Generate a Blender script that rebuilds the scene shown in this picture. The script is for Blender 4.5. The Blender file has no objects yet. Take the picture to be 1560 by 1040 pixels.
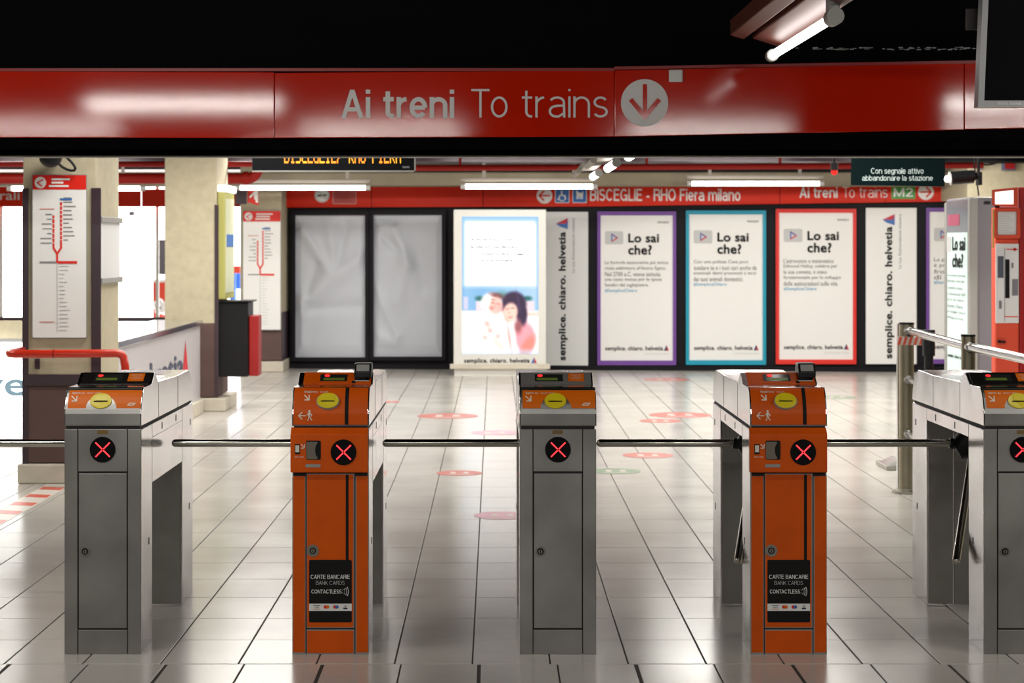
import bpy, bmesh, math, random, os
from mathutils import Vector, Matrix

random.seed(7)
SC = bpy.context.scene
COL = SC.collection
F = 3033.0            # focal length in pixels of the 1560 px wide frame (70 mm on a 36 mm sensor)
CX, CY = 753.0, 370.0 # where the line of sight down the hall meets the frame
H = 1.617             # eye height

# ---------------------------------------------------------------- camera
cam_d = bpy.data.cameras.new('camera'); cam = bpy.data.objects.new('camera', cam_d); COL.objects.link(cam)
cam.location = (0, 0, H); cam.rotation_euler = (math.pi/2, 0, 0)
cam_d.sensor_width = 36; cam_d.lens = F/1560*36
cam_d.shift_x = (780-CX)/1560; cam_d.shift_y = -(520-CY)/1560
cam_d.clip_end = 200
cam_d.dof.use_dof = True; cam_d.dof.focus_distance = 8.1; cam_d.dof.aperture_fstop = 6.0
SC.camera = cam

# ---------------------------------------------------------------- world and exposure
w = bpy.data.worlds.new('world'); SC.world = w; w.use_nodes = True
w.node_tree.nodes['Background'].inputs[0].default_value = (.9, .92, 1, 1)
w.node_tree.nodes['Background'].inputs[1].default_value = 0.02
SC.view_settings.view_transform = 'Standard'; SC.view_settings.look = 'None'
SC.view_settings.gamma = 1; SC.view_settings.use_curve_mapping = False
SC.view_settings.exposure = 0.0

# ---------------------------------------------------------------- fluorescent light of the hall (rows of ceiling lamps)
def area(name, loc, sx, sy, power, col=(1, .97, .9), rot=(0, 0, 0)):
    l = bpy.data.lights.new(name, 'AREA'); l.shape = 'RECTANGLE'; l.size = sx; l.size_y = sy
    l.energy = power; l.color = col
    o = bpy.data.objects.new(name, l); COL.objects.link(o); o.location = loc; o.rotation_euler = rot
    return o
NEAR_POWER, FAR_POWER = 17, 72
for i, (x, y) in enumerate([(-5.2, 6.6), (-2.25, 6.6), (3.6, 6.6), (-4, 3.6), (-1.0, 3.2), (1.9, 3.4), (4.6, 3.6), (-2, -1), (2, -1)]):
    area('ceiling_lamp_light', (x, y, 2.62), 1.4, .07, NEAR_POWER*(1.3 if y > 6 else 1.15), rot=(math.radians(55 if y > 6 else 50), 0, 0))
for y in (12.6, 15.2, 17.8, 20.4):
    for x in (-5.4, -1.9, 2.4, 5.2):
        area('hall_lamp_light', (x, y, 2.72), 1.6, .3, FAR_POWER*(.55 if y < 13 else 1))
for x in (-5, -2.2, .2, 2.6, 5):
    area('back_lamp_light', (x, 22.6, 2.5), 1.6, .12, FAR_POWER*.34, rot=(math.radians(32), 0, 0))

# ---------------------------------------------------------------- materials
def nd(nt, t, **k):
    n = nt.nodes.new(t)
    for a, b in k.items(): setattr(n, a, b)
    return n
MATS = {}
def mat(name, col, rough=.5, metal=0., emit=0., ecol=None, coat=0., noise=0., nscale=8., bump=0., bscale=200., spec=.5, stretch=None, rnoise=0., trans=0., alpha=1.):
    m = bpy.data.materials.new(name); m.use_nodes = True
    nt = m.node_tree; b = nt.nodes['Principled BSDF']
    b.inputs['Base Color'].default_value = (*col, 1); b.inputs['Roughness'].default_value = rough
    b.inputs['Metallic'].default_value = metal; b.inputs['Specular IOR Level'].default_value = spec
    if coat: b.inputs['Coat Weight'].default_value = coat; b.inputs['Coat Roughness'].default_value = .12
    if trans: b.inputs['Transmission Weight'].default_value = trans
    if alpha < 1: b.inputs['Alpha'].default_value = alpha
    if emit:
        b.inputs['Emission Color'].default_value = (*(ecol or col), 1); b.inputs['Emission Strength'].default_value = emit
    if noise or bump or rnoise:
        tc = nd(nt, 'ShaderNodeNewGeometry'); mp = nd(nt, 'ShaderNodeMapping')
        nt.links.new(tc.outputs['Position'], mp.inputs[0])
        if stretch: mp.inputs['Scale'].default_value = stretch
    if noise or rnoise:
        n = nd(nt, 'ShaderNodeTexNoise'); n.inputs['Scale'].default_value = nscale; n.inputs['Detail'].default_value = 5
        nt.links.new(mp.outputs[0], n.inputs['Vector'])
        if noise:
            mr = nd(nt, 'ShaderNodeMapRange'); mr.inputs[1].default_value = .3; mr.inputs[2].default_value = .7
            mr.inputs[3].default_value = 1-noise; mr.inputs[4].default_value = 1+noise*.5
            nt.links.new(n.outputs['Fac'], mr.inputs[0])
            mx = nd(nt, 'ShaderNodeMix', data_type='RGBA', blend_type='MULTIPLY'); mx.inputs[0].default_value = 1
            mx.inputs[6].default_value = (*col, 1)
            nt.links.new(mr.outputs[0], mx.inputs[7]); nt.links.new(mx.outputs[2], b.inputs['Base Color'])
        if rnoise:
            mr = nd(nt, 'ShaderNodeMapRange'); mr.inputs[1].default_value = .3; mr.inputs[2].default_value = .7
            mr.inputs[3].default_value = max(.02, rough-rnoise); mr.inputs[4].default_value = rough+rnoise
            nt.links.new(n.outputs['Fac'], mr.inputs[0]); nt.links.new(mr.outputs[0], b.inputs['Roughness'])
    if bump:
        n2 = nd(nt, 'ShaderNodeTexNoise'); n2.inputs['Scale'].default_value = bscale; n2.inputs['Detail'].default_value = 3
        nt.links.new(tc.outputs['Position'], n2.inputs['Vector'])
        bp = nd(nt, 'ShaderNodeBump'); bp.inputs['Strength'].default_value = bump; bp.inputs['Distance'].default_value = .002
        nt.links.new(n2.outputs['Fac'], bp.inputs['Height']); nt.links.new(bp.outputs[0], b.inputs['Normal'])
    MATS[name] = m
    return m
def s2l(r, g, b):
    f = lambda c: (c/255/12.92) if c/255 <= .04045 else ((c/255+.055)/1.055)**2.4
    return (f(r), f(g), f(b))

M_front = mat('brushed_steel_front', (.42, .41, .395), .42, 1., noise=.22, nscale=3, rnoise=.05, bump=.15, bscale=600)
M_side = mat('polished_steel_side', (.74, .73, .74), .16, 1., noise=.08, nscale=6, rnoise=.05)
M_chrome = mat('bar_steel', (.55, .53, .48), .16, 1.)
M_dark = mat('dark_gap', (.012, .011, .011), .7)
M_blackmet = mat('black_plastic', (.008, .008, .009), .35, spec=.25)
M_blackgloss = mat('black_gloss', (.006, .006, .007), .08)
M_darkglass = mat('display_glass', (.02, .022, .02), .1)
M_orange = mat('orange_paint', s2l(214, 86, 6), .42, 0, spec=.22, noise=.10, nscale=9, bump=.1, bscale=700)
M_orangelab = mat('orange_label', s2l(226, 108, 8), .45, spec=.25)
M_orangemet = mat('orange_top', s2l(214, 88, 30), .2, 0, coat=.6)
M_yellow = mat('yellow_plastic', s2l(226, 205, 20), .35)
M_white = mat('white_print', (.82, .82, .8), .5)
M_cream = mat('cream_print', (.8, .74, .62), .5)
M_blackprint = mat('black_print', (.010, .010, .010), .6, spec=.15)
M_greyprint = mat('grey_print', (.25, .25, .26), .5)
M_lgrey = mat('light_grey_print', (.55, .55, .55), .5)
M_led = mat('red_led', (1, .02, .02), .4, emit=3.2, ecol=(1, .03, .04))
M_led2 = mat('red_lamp', (.9, .02, .02), .4, emit=2.0, ecol=(1, .02, .02))
M_lcd = mat('green_lcd', s2l(75, 90, 35), .3, emit=.06, ecol=(.5, .7, .1))
M_brownlabel = mat('brown_label', s2l(120, 95, 50), .4)
M_keymet = mat('lock_metal', (.45, .43, .38), .3, 1.)
M_sign = mat('red_enamel', s2l(206, 34, 6), .075, 0, noise=.06, nscale=2, bump=.04, bscale=150, spec=.3)
M_band = mat('red_band_paint', s2l(214, 40, 12), .4, 0, spec=.2, noise=.05, nscale=2)
M_bandwhite = mat('white_letter', (.80, .78, .77), .45)
M_redpipe = mat('red_pipe_paint', s2l(140, 22, 14), .5, spec=.2)
M_rail = mat('red_rail_paint', s2l(208, 44, 16), .28, coat=.3)
M_black = mat('black_paint', (.002, .002, .0025), .8, noise=.2, spec=.08)
M_blackbeam = mat('black_beam_paint', (.004, .004, .0045), .9, noise=.3, spec=0)
M_lip = mat('grey_metal_edge', (.5, .48, .45), .8, .0, spec=.1)
M_duct = mat('beige_duct_paint', s2l(122, 112, 92), .7, noise=.2, nscale=3)
M_darkwall = mat('dark_frame_paint', (.008, .007, .010), .5, spec=.15)
M_beige = mat('beige_plaster', s2l(190, 179, 152), .85, noise=.10, nscale=14, bump=.5, bscale=90)
M_brown = mat('brown_plaster', s2l(92, 68, 64), .7, noise=.1, nscale=6)
M_purple = mat('dark_corner_trim', s2l(58, 42, 50), .4)
M_stone = mat('pale_stone', s2l(205, 196, 180), .5, noise=.12, nscale=7)
M_post = mat('poster_paper', s2l(238, 236, 234), .55)
M_postgrey = mat('poster_paper_grey', s2l(222, 222, 222), .5)
M_pp = mat('purple_border', s2l(112, 66, 152), .45)
M_teal = mat('teal_border', s2l(0, 150, 178), .45)
M_redb = mat('red_border', s2l(220, 34, 20), .45)
M_hash = mat('blue_print', s2l(90, 170, 205), .5)
M_trired = mat('triangle_red', s2l(200, 40, 50), .5)
M_triblue = mat('triangle_blue', s2l(60, 110, 180), .5)
M_tridark = mat('triangle_navy', s2l(30, 40, 80), .5)
M_frame = mat('white_frame_paint', s2l(218, 216, 210), .4)
M_sheet = mat('grey_sheet', s2l(200, 203, 212), .45, noise=.03, nscale=3)
M_tube = mat('tube_glow', (1, 1, 1), .4, emit=6, ecol=(1, .98, .95))
M_tubefix = mat('lamp_batten', s2l(120, 112, 102), .6)
M_tubebrown = mat('lamp_batten_brown', s2l(96, 52, 40), .4)
M_plastic = mat('grey_plastic', s2l(150, 148, 144), .5)
M_shop = mat('lit_panel', (1, 1, 1), .5, emit=2.2, ecol=(.97, 1, 1))
M_shop2 = mat('glowing_white', (.9, .9, .9), .6, emit=.9, ecol=(1, .98, .94))  # on the shop's walls, floor and ceiling the glow stands in for its lighting
M_shopred = mat('shop_red_glow', s2l(190, 60, 40), .5, emit=.35)  # this and the next two: emission stands in for the shop's light
M_shopblue = mat('shop_blue_glow', s2l(60, 110, 190), .5, emit=.3)
M_shopgrey = mat('shop_grey_glow', s2l(90, 90, 95), .5, emit=.1)
M_velet = mat('blue_grey_letter', s2l(130, 160, 178), .5, emit=.25)
M_green = mat('green_sign', s2l(60, 150, 50), .4)
M_bluesign = mat('blue_sign', s2l(30, 100, 175), .4)
M_dkgreen = mat('dark_green_sign', s2l(3, 17, 18), .7, spec=.05)
M_sled = mat('orange_led', (1, .25, .02), .4, emit=1.5, ecol=(1, .3, .03))
M_sledy = mat('amber_led', (1, .4, .03), .4, emit=1.4, ecol=(1, .42, .03))
M_mon = mat('monitor_frame', s2l(150, 150, 152), .35, .3)
M_vend = mat('machine_red', s2l(212, 78, 54), .5, spec=.25)
M_vend2 = mat('dark_red_paint', s2l(150, 10, 10), .4)
M_vendp = mat('machine_panel', s2l(222, 220, 220), .35)
M_grey = mat('grey_cladding', s2l(120, 116, 122), .45)
M_olive = mat('post_steel', (.30, .27, .2), .35, 1., noise=.1)
M_railst = mat('rail_steel', (.72, .71, .70), .15, 1.)
M_yel2 = mat('yellow_frame', s2l(176, 172, 96), .6)
M_stick = mat('red_floor_sticker', s2l(208, 130, 122), .35, noise=.15, nscale=9)
M_stickp = mat('faded_floor_sticker', s2l(226, 176, 190), .35, noise=.15, nscale=9)
M_stickg = mat('green_floor_sticker', s2l(150, 168, 145), .35, noise=.15, nscale=9)
M_stickw = mat('sticker_white', s2l(222, 206, 198), .35)
M_haz = mat('red_tape', s2l(222, 92, 72), .35)
M_hazw = mat('white_tape', s2l(224, 216, 206), .35)
M_lens = mat('lens_glow', (1, 1, 1), .3, emit=8)
M_rail_white = mat('tape_white', s2l(225, 215, 205), .4)
M_parapet = mat('parapet_panel', s2l(196, 192, 194), .3)
M_cap = mat('grey_coping', s2l(92, 88, 100), .12, coat=.8)
M_redglass = mat('beacon_red', s2l(220, 20, 15), .2, emit=.4)
M_ticket = mat('totem_face', s2l(200, 222, 216), .3, emit=.25, ecol=(.8, .93, .9))

# floor tile: slightly varied ceramic
def tile_mat():
    m = mat('ceramic_tile', (.60, .565, .52), .20, 0, noise=.09, nscale=1.6, rnoise=.03, spec=.6)
    nt = m.node_tree; b = nt.nodes['Principled BSDF']
    oi = nd(nt, 'ShaderNodeObjectInfo')
    return m
M_tile = tile_mat()
M_grout = mat('grout', (.05, .04, .033), .9)

# ---------------------------------------------------------------- mesh helpers
def P(px, py, d):
    return Vector(((px-CX)/F*d, d, H-(py-CY)/F*d))
class Plane:                       # upright surface Y = a + b X, addressed by where it is seen from the camera
    def __init__(s, a, b=0.): s.a, s.b = a, b
    def __call__(s, px, py, off=0.):
        u = (px-CX)/F; d = (s.a-off)/(1-s.b*u)
        return P(px, py, d)
class MB:
    def __init__(s): s.v, s.f, s.m, s.sm = [], [], [], []
    def add(s, vs, fs, m=0, smooth=False):
        n = len(s.v); s.v += [tuple(v) for v in vs]
        for f in fs: s.f.append([i+n for i in f]); s.m.append(m); s.sm.append(smooth)
        return s
    def box(s, x0, x1, y0, y1, z0, z1, m=0):
        vs = [(x0, y0, z0), (x1, y0, z0), (x1, y1, z0), (x0, y1, z0), (x0, y0, z1), (x1, y0, z1), (x1, y1, z1), (x0, y1, z1)]
        return s.add(vs, [(0, 3, 2, 1), (4, 5, 6, 7), (0, 1, 5, 4), (1, 2, 6, 5), (2, 3, 7, 6), (3, 0, 4, 7)], m)
    def hexa(s, front, back, m=0):   # four front corners (bl, br, tr, tl) and four back corners
        vs = list(front)+list(back)
        return s.add(vs, [(0, 1, 2, 3), (5, 4, 7, 6), (0, 4, 5, 1), (1, 5, 6, 2), (2, 6, 7, 3), (3, 7, 4, 0)], m)
    def prism(s, prof, x0, x1, m=0):  # profile in (y, z), extruded along x
        n = len(prof); vs = [(x0, y, z) for y, z in prof]+[(x1, y, z) for y, z in prof]
        fs = [tuple(range(n)), tuple(range(2*n-1, n-1, -1))]+[(i, n+i, n+(i+1) % n, (i+1) % n) for i in range(n)]
        return s.add(vs, fs, m)
    def slab(s, pts, off, m=0):       # closed outline (3D points) thickened by vector off
        n = len(pts); o = Vector(off); vs = [Vector(p) for p in pts]+[Vector(p)+o for p in pts]
        fs = [tuple(range(n)), tuple(range(2*n-1, n-1, -1))]+[(i, n+i, n+(i+1) % n, (i+1) % n) for i in range(n)]
        return s.add(vs, fs, m)
    def tube(s, path, r, n=12, m=0, r1=None, caps=True):
        path = [Vector(p) for p in path]; k = len(path); vs = []; up = None
        for i, p in enumerate(path):
            t = (path[min(i+1, k-1)]-path[max(i-1, 0)]).normalized()
            if up is None: up = t.cross(Vector((0, 0, 1))) if abs(t.z) < .9 else t.cross(Vector((1, 0, 0)))
            a = (up-t*up.dot(t)).normalized(); up = a; b = t.cross(a)
            rr = r if r1 is None else r+(r1-r)*i/(k-1)
            for j in range(n):
                c = 2*math.pi*j/n; vs.append(p+a*math.cos(c)*rr+b*math.sin(c)*rr)
        fs = [(i*n+j, i*n+(j+1) % n, (i+1)*n+(j+1) % n, (i+1)*n+j) for i in range(k-1) for j in range(n)]
        s.add(vs, fs, m, True)
        if caps:
            s.add(vs[:n], [tuple(range(n-1, -1, -1))], m); s.add(vs[-n:], [tuple(range(n))], m)
        return s
    def disc(s, c, r, thick, n=32, m=0, axis='y', rx=None):  # disc facing -y (or +z), thick towards the viewer
        c = Vector(c); rx = rx or r; pts = []
        for j in range(n):
            a = 2*math.pi*j/n
            pts.append(c+(Vector((math.cos(a)*rx, 0, math.sin(a)*r)) if axis == 'y' else Vector((math.cos(a)*rx, math.sin(a)*r, 0))))
        return s.slab(pts, (0, -thick, 0) if axis == 'y' else (0, 0, thick), m)
    def sphere(s, c, r, n=12, m=0, sc=(1, 1, 1)):
        c = Vector(c); vs = []; k = n//2
        for i in range(k+1):
            th = math.pi*i/k
            for j in range(n):
                ph = 2*math.pi*j/n
                vs.append(c+Vector((math.sin(th)*math.cos(ph)*r*sc[0], math.sin(th)*math.sin(ph)*r*sc[1], math.cos(th)*r*sc[2])))
        return s.add(vs, [(i*n+j, (i+1)*n+j, (i+1)*n+(j+1) % n, i*n+(j+1) % n) for i in range(k) for j in range(n)], m, True)
def mesh(name, mb, mats, org=(0, 0, 0), bev=0., segs=2):
    me = bpy.data.meshes.new(name); o = Vector(org)
    me.from_pydata([tuple(Vector(v)-o) for v in mb.v], [], mb.f)
    for m in (mats if isinstance(mats, (list, tuple)) else [mats]): me.materials.append(m)
    for p, mi, sm in zip(me.polygons, mb.m, mb.sm): p.material_index = mi; p.use_smooth = sm
    bm = bmesh.new(); bm.from_mesh(me)
    bmesh.ops.remove_doubles(bm, verts=bm.verts, dist=1e-6) if bev else None
    bmesh.ops.recalc_face_normals(bm, faces=bm.faces)
    if bev:
        es = [e for e in bm.edges if len(e.link_faces) == 2 and e.calc_face_angle(0) > .5 and not (e.link_faces[0].smooth and e.link_faces[1].smooth)]
        bmesh.ops.bevel(bm, geom=es, offset=bev, segments=segs, profile=.5, affect='EDGES', clamp_overlap=True)
    bm.to_mesh(me); bm.free(); me.validate()
    return me
def link(name, me, parent=None, loc=(0, 0, 0)):
    o = bpy.data.objects.new(name, me); COL.objects.link(o)
    o.location = loc
    if parent: o.parent = parent
    return o
def tag(o, label=None, cat=None, group=None, kind=None):
    if label: o['label'] = label
    if cat: o['category'] = cat
    if group: o['group'] = group
    if kind: o['kind'] = kind
    return o
def thing(name, loc, label, cat, group=None):
    o = bpy.data.objects.new(name, None); COL.objects.link(o); o.location = loc; o.empty_display_size = .1
    return tag(o, label, cat, group)
def origin(parent):
    v = Vector((0, 0, 0))
    while parent: v += Vector(parent.location); parent = parent.parent
    return v
def part(name, mb, mats, parent, bev=0., label=None, kind=None, segs=2):   # mb in world coordinates
    o = link(name, mesh(name, mb, mats, origin(parent), bev, segs), parent)
    if name in ('small_print', 'slogan', 'fittings', 'red_lines', 'emblem', 'screws') and not kind: kind = 'stuff'
    return tag(o, label, None, None, kind)
def solo(name, mb, mats, label, cat, group=None, bev=0., kind=None, org=None):
    if org is None:
        vs = mb.v; org = (sum(v[0] for v in vs)/len(vs), sum(v[1] for v in vs)/len(vs), min(v[2] for v in vs))
    o = link(name, mesh(name, mb, mats, org, bev), None, org)
    return tag(o, label, cat, group, kind)
def struct(name, mb, mats, bev=0.):
    o = link(name, mesh(name, mb, mats, (0, 0, 0), bev)); o['kind'] = 'structure'
    return o

# lettering: outlines of the built-in font turned into flat meshes, fitted to a box
_TX = {}
# lettering of the signs: an even-stroke grotesque drawn from ribbons
_G = [False]
XH = .74
def _arc(cx, cy, rx, ry, a0, a1, n=None):
    n = n or max(4, int(abs(a1-a0)/12))
    return [(cx+rx*math.cos(math.radians(a0+(a1-a0)*i/n)), cy+ry*math.sin(math.radians(a0+(a1-a0)*i/n))) for i in range(n+1)]
def stroke_glyph(ch, w):     # advance width and the ribbons (centre lines)
    h = w/2; N = .54+w*.35; X = XH; r = N/2-h
    bowl = _arc(N/2, X/2, r, X/2-h, 0, 360, 28)
    arch = lambda x0, W_: _arc(x0+W_/2, X-h-(W_/2-h)*.95, W_/2-h, (W_/2-h)*.95, 180, 0)+[(x0+W_-h, 0)]
    G = {
     ' ': (.28, []), '-': (.34, [[(.02, .36), (.32, .36)]]), '/': (.3, [[(.02, 0), (.28, 1)]]), '.': (w*1.2, [[(h, 0), (h, w)]]),
     'A': (.74, [[(h, 0), (.37, 1.0)], [(.74-h, 0), (.37, 1.0)], [(.17, .31), (.57, .31)]]),
     'B': (.66, [[(h, 0), (h, 1)], [(h, 1-h), (.36, 1-h)]+_arc(.38, .76-h/2, .25-h*.6, .24-h/2, 90, -90)+[(h, .52)], [(h, .52), (.38, .52)]+_arc(.39, .26+h/2, .27-h, .26-h/2, 90, -90)+[(h, h)]]),
     'C': (.74, [_arc(.38, .5, .38-h, .5-h, 42, 318, 26)]), 'D': (.72, [[(h, 0), (h, 1)], [(h, 1-h), (.3, 1-h)]+_arc(.32, .5, .40-h, .5-h, 90, -90)+[(h, h)]]),
     'E': (.62, [[(h, 0), (h, 1)], [(h, 1-h), (.6, 1-h)], [(h, .52), (.56, .52)], [(h, h), (.61, h)]]),
     'F': (.58, [[(h, 0), (h, 1)], [(h, 1-h), (.57, 1-h)], [(h, .5), (.5, .5)]]),
     'G': (.78, [_arc(.38, .5, .38-h, .5-h, 42, 330, 26), [(.40, .47), (.75, .47)], [(.75-h, .47), (.75-h, 0)]]),
     'H': (.7, [[(h, 0), (h, 1)], [(.7-h, 0), (.7-h, 1)], [(h, .52), (.7-h, .52)]]), 'I': (w, [[(h, 0), (h, 1)]]),
     'K': (.68, [[(h, 0), (h, 1)], [(h, .36), (.62, 1)], [(.24, .55), (.66-h*.3, 0)]]), 'L': (.54, [[(h, 0), (h, 1)], [(h, h), (.54, h)]]),
     'M': (.84, [[(h, 0), (h, 1)], [(.84-h, 0), (.84-h, 1)], [(h, 1), (.42, .05)], [(.84-h, 1), (.42, .05)]]),
     'N': (.7, [[(h, 0), (h, 1)], [(.7-h, 0), (.7-h, 1)], [(h*1.2, 1), (.7-h*1.2, 0)]]),
     'O': (.8, [_arc(.4, .5, .4-h, .5-h, 0, 360, 30)]), 'Q': (.8, [_arc(.4, .5, .4-h, .5-h, 0, 360, 30), [(.5, .2), (.76, -.02)]]),
     'R': (.68, [[(h, 0), (h, 1)], [(h, 1-h), (.38, 1-h)]+_arc(.40, .75-h/2, .26-h*.6, .25-h/2, 90, -90)+[(h, .5)], [(.42, .5), (.62, .34), (.64-h*.3, 0)]]),
     'S': (.64, [_arc(.32, .75-h*.5, .29-h, .25-h*.5, 25, 200)[:-1]+_arc(.32, .75-h*.5, .29-h, .25-h*.5, 200, 262, 4)+_arc(.32, .25+h*.5, .31-h, .25-h*.5, 82, -160, 18)]),
     'T': (.62, [[(0, 1-h), (.62, 1-h)], [(.31, 0), (.31, 1)]]), 'V': (.7, [[(h*.8, 1), (.35, 0)], [(.7-h*.8, 1), (.35, 0)]]),
     'U': (.7, [[(h, 1)]+_arc(.35, .35, .35-h, .35-h, 180, 360)+[(.7-h, 1)]]),
     '2': (.6, [_arc(.3, .70, .29-h, .30-h, 165, -25)+[(h, h)], [(h*.6, h), (.6, h)]]),
     'a': (N, [_arc(N/2, X-h-.17, r*.95, .17, 155, 0)+[(N-h, 0)], [(N-h, X*.56), (N*.55, X*.56)]+_arc(N*.42, X*.28+h*.3, N*.42-h, X*.28-h*.7, 90, 270)+[(N*.6, h), (N-h, X*.22)]]),
     'b': (N, [bowl, [(h, 0), (h, 1)]]), 'c': (N*.94, [_arc(N/2, X/2, r, X/2-h, 42, 318, 24)]), 'd': (N, [bowl, [(N-h, 0), (N-h, 1)]]),
     'e': (N, [_arc(N/2, X/2, r, X/2-h, 0, 322, 28), [(h, X*.5), (N-h, X*.5)]]), 'f': (.36, [[(.16, 0), (.16, .8)]+_arc(.34, .82, .18, .18-h, 180, 95), [(0, X-h), (.35, X-h)]]),
     'g': (N, [bowl, [(N-h, X), (N-h, 0)]+_arc(N/2, -.05, r, .19-h, 0, -155)]), 'h': (N, [[(h, 0), (h, 1)], arch(0, N)]),
     'i': (w, [[(h, 0), (h, X)], [(h, 1-w*.95), (h, 1)]]), 'k': (N, [[(h, 0), (h, 1)], [(h, X*.33), (N*.92, X)], [(N*.36, X*.55), (N-h*.4, 0)]]), 'l': (w, [[(h, 0), (h, 1)]]),
     'm': (N*1.6, [[(h, 0), (h, X)], arch(0, N*.8+h), arch(N*.8-h, N*.8+h)]), 'n': (N, [[(h, 0), (h, X)], arch(0, N)]), 'o': (N*1.03, [bowl]),
     'p': (N, [bowl, [(h, -.24), (h, X)]]), 'q': (N, [bowl, [(N-h, -.24), (N-h, X)]]), 'r': (.36, [[(h, 0), (h, X)], _arc(h+.27, X-h-.25, .27, .25, 180, 92)]),
     's': (N*.92, [_arc(N*.46, X*.75-h*.4, N*.42-h, X*.25-h*.6, 28, 255, 14)+_arc(N*.46, X*.25+h*.4, N*.44-h, X*.25-h*.6, 78, -155, 14)]),
     't': (.36, [[(.15, X+.2), (.15, .2)]+_arc(.31, .2, .16, .2-h, 180, 285, 6), [(0, X-h), (.35, X-h)]]),
     'u': (N, [[(N-h, 0), (N-h, X)], [(h, X)]+_arc(N/2, h+r*.95, r, r*.95, 180, 360)]), 'v': (N*.95, [[(h*.8, X), (N*.475, 0)], [(N*.95-h*.8, X), (N*.475, 0)]]),
     'z': (N*.9, [[(.01, X-h), (N*.88, X-h)], [(N*.86-h*.3, X-h), (h, h)], [(0, h), (N*.9, h)]]),
    }
    return G.get(ch)
def ribbon(pts, w):
    n = len(pts); L, R = [], []; closed = n > 3 and abs(pts[0][0]-pts[-1][0])+abs(pts[0][1]-pts[-1][1]) < 1e-5
    def dr(a, b):
        l = math.hypot(b[0]-a[0], b[1]-a[1]) or 1; return ((b[0]-a[0])/l, (b[1]-a[1])/l)
    pts = [p for i, p in enumerate(pts) if i == 0 or math.hypot(p[0]-pts[i-1][0], p[1]-pts[i-1][1]) > 1e-4]; n = len(pts)
    for i, p in enumerate(pts):
        a = dr(pts[i-1], p) if i else (dr(pts[-2], pts[0]) if closed else dr(p, pts[1]))
        b = dr(p, pts[i+1]) if i < n-1 else (dr(pts[0], pts[1]) if closed else a)
        mx, my = -(a[1]+b[1]), a[0]+b[0]; l = math.hypot(mx, my) or 1; mx, my = mx/l, my/l
        k = min(1.5, 1/max(.3, mx*-b[1]+my*b[0]))*w/2
        L.append((p[0]+mx*k, p[1]+my*k)); R.append((p[0]-mx*k, p[1]-my*k))
    return L+R, [(i, i+1, n+i+1, n+i) for i in range(n-1)]
def stroke_text(s, w):
    vs, fs, ly, x = [], [], [], 0; gap = .115-w*.25
    for ch in s:
        g_ = stroke_glyph(ch, w)
        if g_ is None: return None
        for k, ln in enumerate(g_[1]):
            v, f = ribbon(ln, w); n = len(vs); flat = len(ln) == 2
            vs += [(p[0]+x, min(max(p[1], -.25), 1.0) if flat or ch.isupper() else p[1]) for p in v]; fs += [tuple(i+n for i in q) for q in f]; ly += [k]*len(v)
        x += g_[0]+gap+(-.05 if ch in 'T' else 0)
    return vs, fs, ly
def glyphs(s, weight=0., res=3):
    key = (s, weight, res, _G[0])
    if key in _TX: return _TX[key]
    got = stroke_text(s, .078+weight*3.3) if _G[0] else None
    if got: vs, fs, ly = got
    else:
        c = bpy.data.curves.new('t', 'FONT'); c.body = s; c.size = 1; c.resolution_u = res; c.fill_mode = 'FRONT'
        c.space_character = 1.0+weight*1.6
        o = bpy.data.objects.new('t', c); COL.objects.link(o)
        dg = bpy.context.evaluated_depsgraph_get(); e = o.evaluated_get(dg); me = e.to_mesh()
        vs = [(v.co.x, v.co.y) for v in me.vertices]; fs = [tuple(p.vertices) for p in me.polygons]
        e.to_mesh_clear(); bpy.data.objects.remove(o); bpy.data.curves.remove(c); ly = [0]*len(vs)
        if vs and weight > 0:      # heavier letters: the same outlines laid over each other slightly shifted
            n = len(vs); v2, f2, ly = [], [], []; K = 8 if res > 2 else 4
            for k in range(K):
                dx, dy = weight*1.1*math.cos(k*2*math.pi/K+.4), weight*1.1*math.sin(k*2*math.pi/K+.4)
                v2 += [(x+dx, y+dy) for x, y in vs]; f2 += [tuple(i+n*k for i in f) for f in fs]; ly += [k]*n
            vs, fs = v2, f2
    if vs:
        x0, x1 = min(v[0] for v in vs), max(v[0] for v in vs); y0, y1 = min(v[1] for v in vs), max(v[1] for v in vs)
        vs = [((v[0]-x0)/max(x1-x0, 1e-6), (v[1]-y0)/max(y1-y0, 1e-6)) for v in vs]
    _TX[key] = (vs, fs, ly); return _TX[key]
def text(mb, s, at, weight=0., m=0, res=3):    # at(u, v) maps the unit box to the surface
    vs, fs, ly = glyphs(s, weight, res)
    if not vs: return
    o = at(0, 0); nrm = (at(1, 0)-o).cross(at(0, 1)-o).normalized(); step = .00012 if o.y < 12.7 else .0006
    mb.add([at(u, v)+nrm*(step*k) for (u, v), k in zip(vs, ly)], fs, m)
def on(pl, x0, y0, x1, y1, off=.004):            # box seen from x0..x1, y0 (top)..y1 (bottom) on an upright surface
    return lambda u, v: pl(x0+(x1-x0)*u, y1+(y0-y1)*v, off)
def onv(pl, x0, y0, x1, y1, off=.004):           # same box, reading upwards
    return lambda u, v: pl(x0+(x1-x0)*(1-v), y1+(y0-y1)*u, off)
def pbox(mb, pl, x0, y0, x1, y1, front, back=0., m=0):
    mb.hexa([pl(x0, y1, front), pl(x1, y1, front), pl(x1, y0, front), pl(x0, y0, front)],
            [pl(x0, y1, back), pl(x1, y1, back), pl(x1, y0, back), pl(x0, y0, back)], m)
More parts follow.
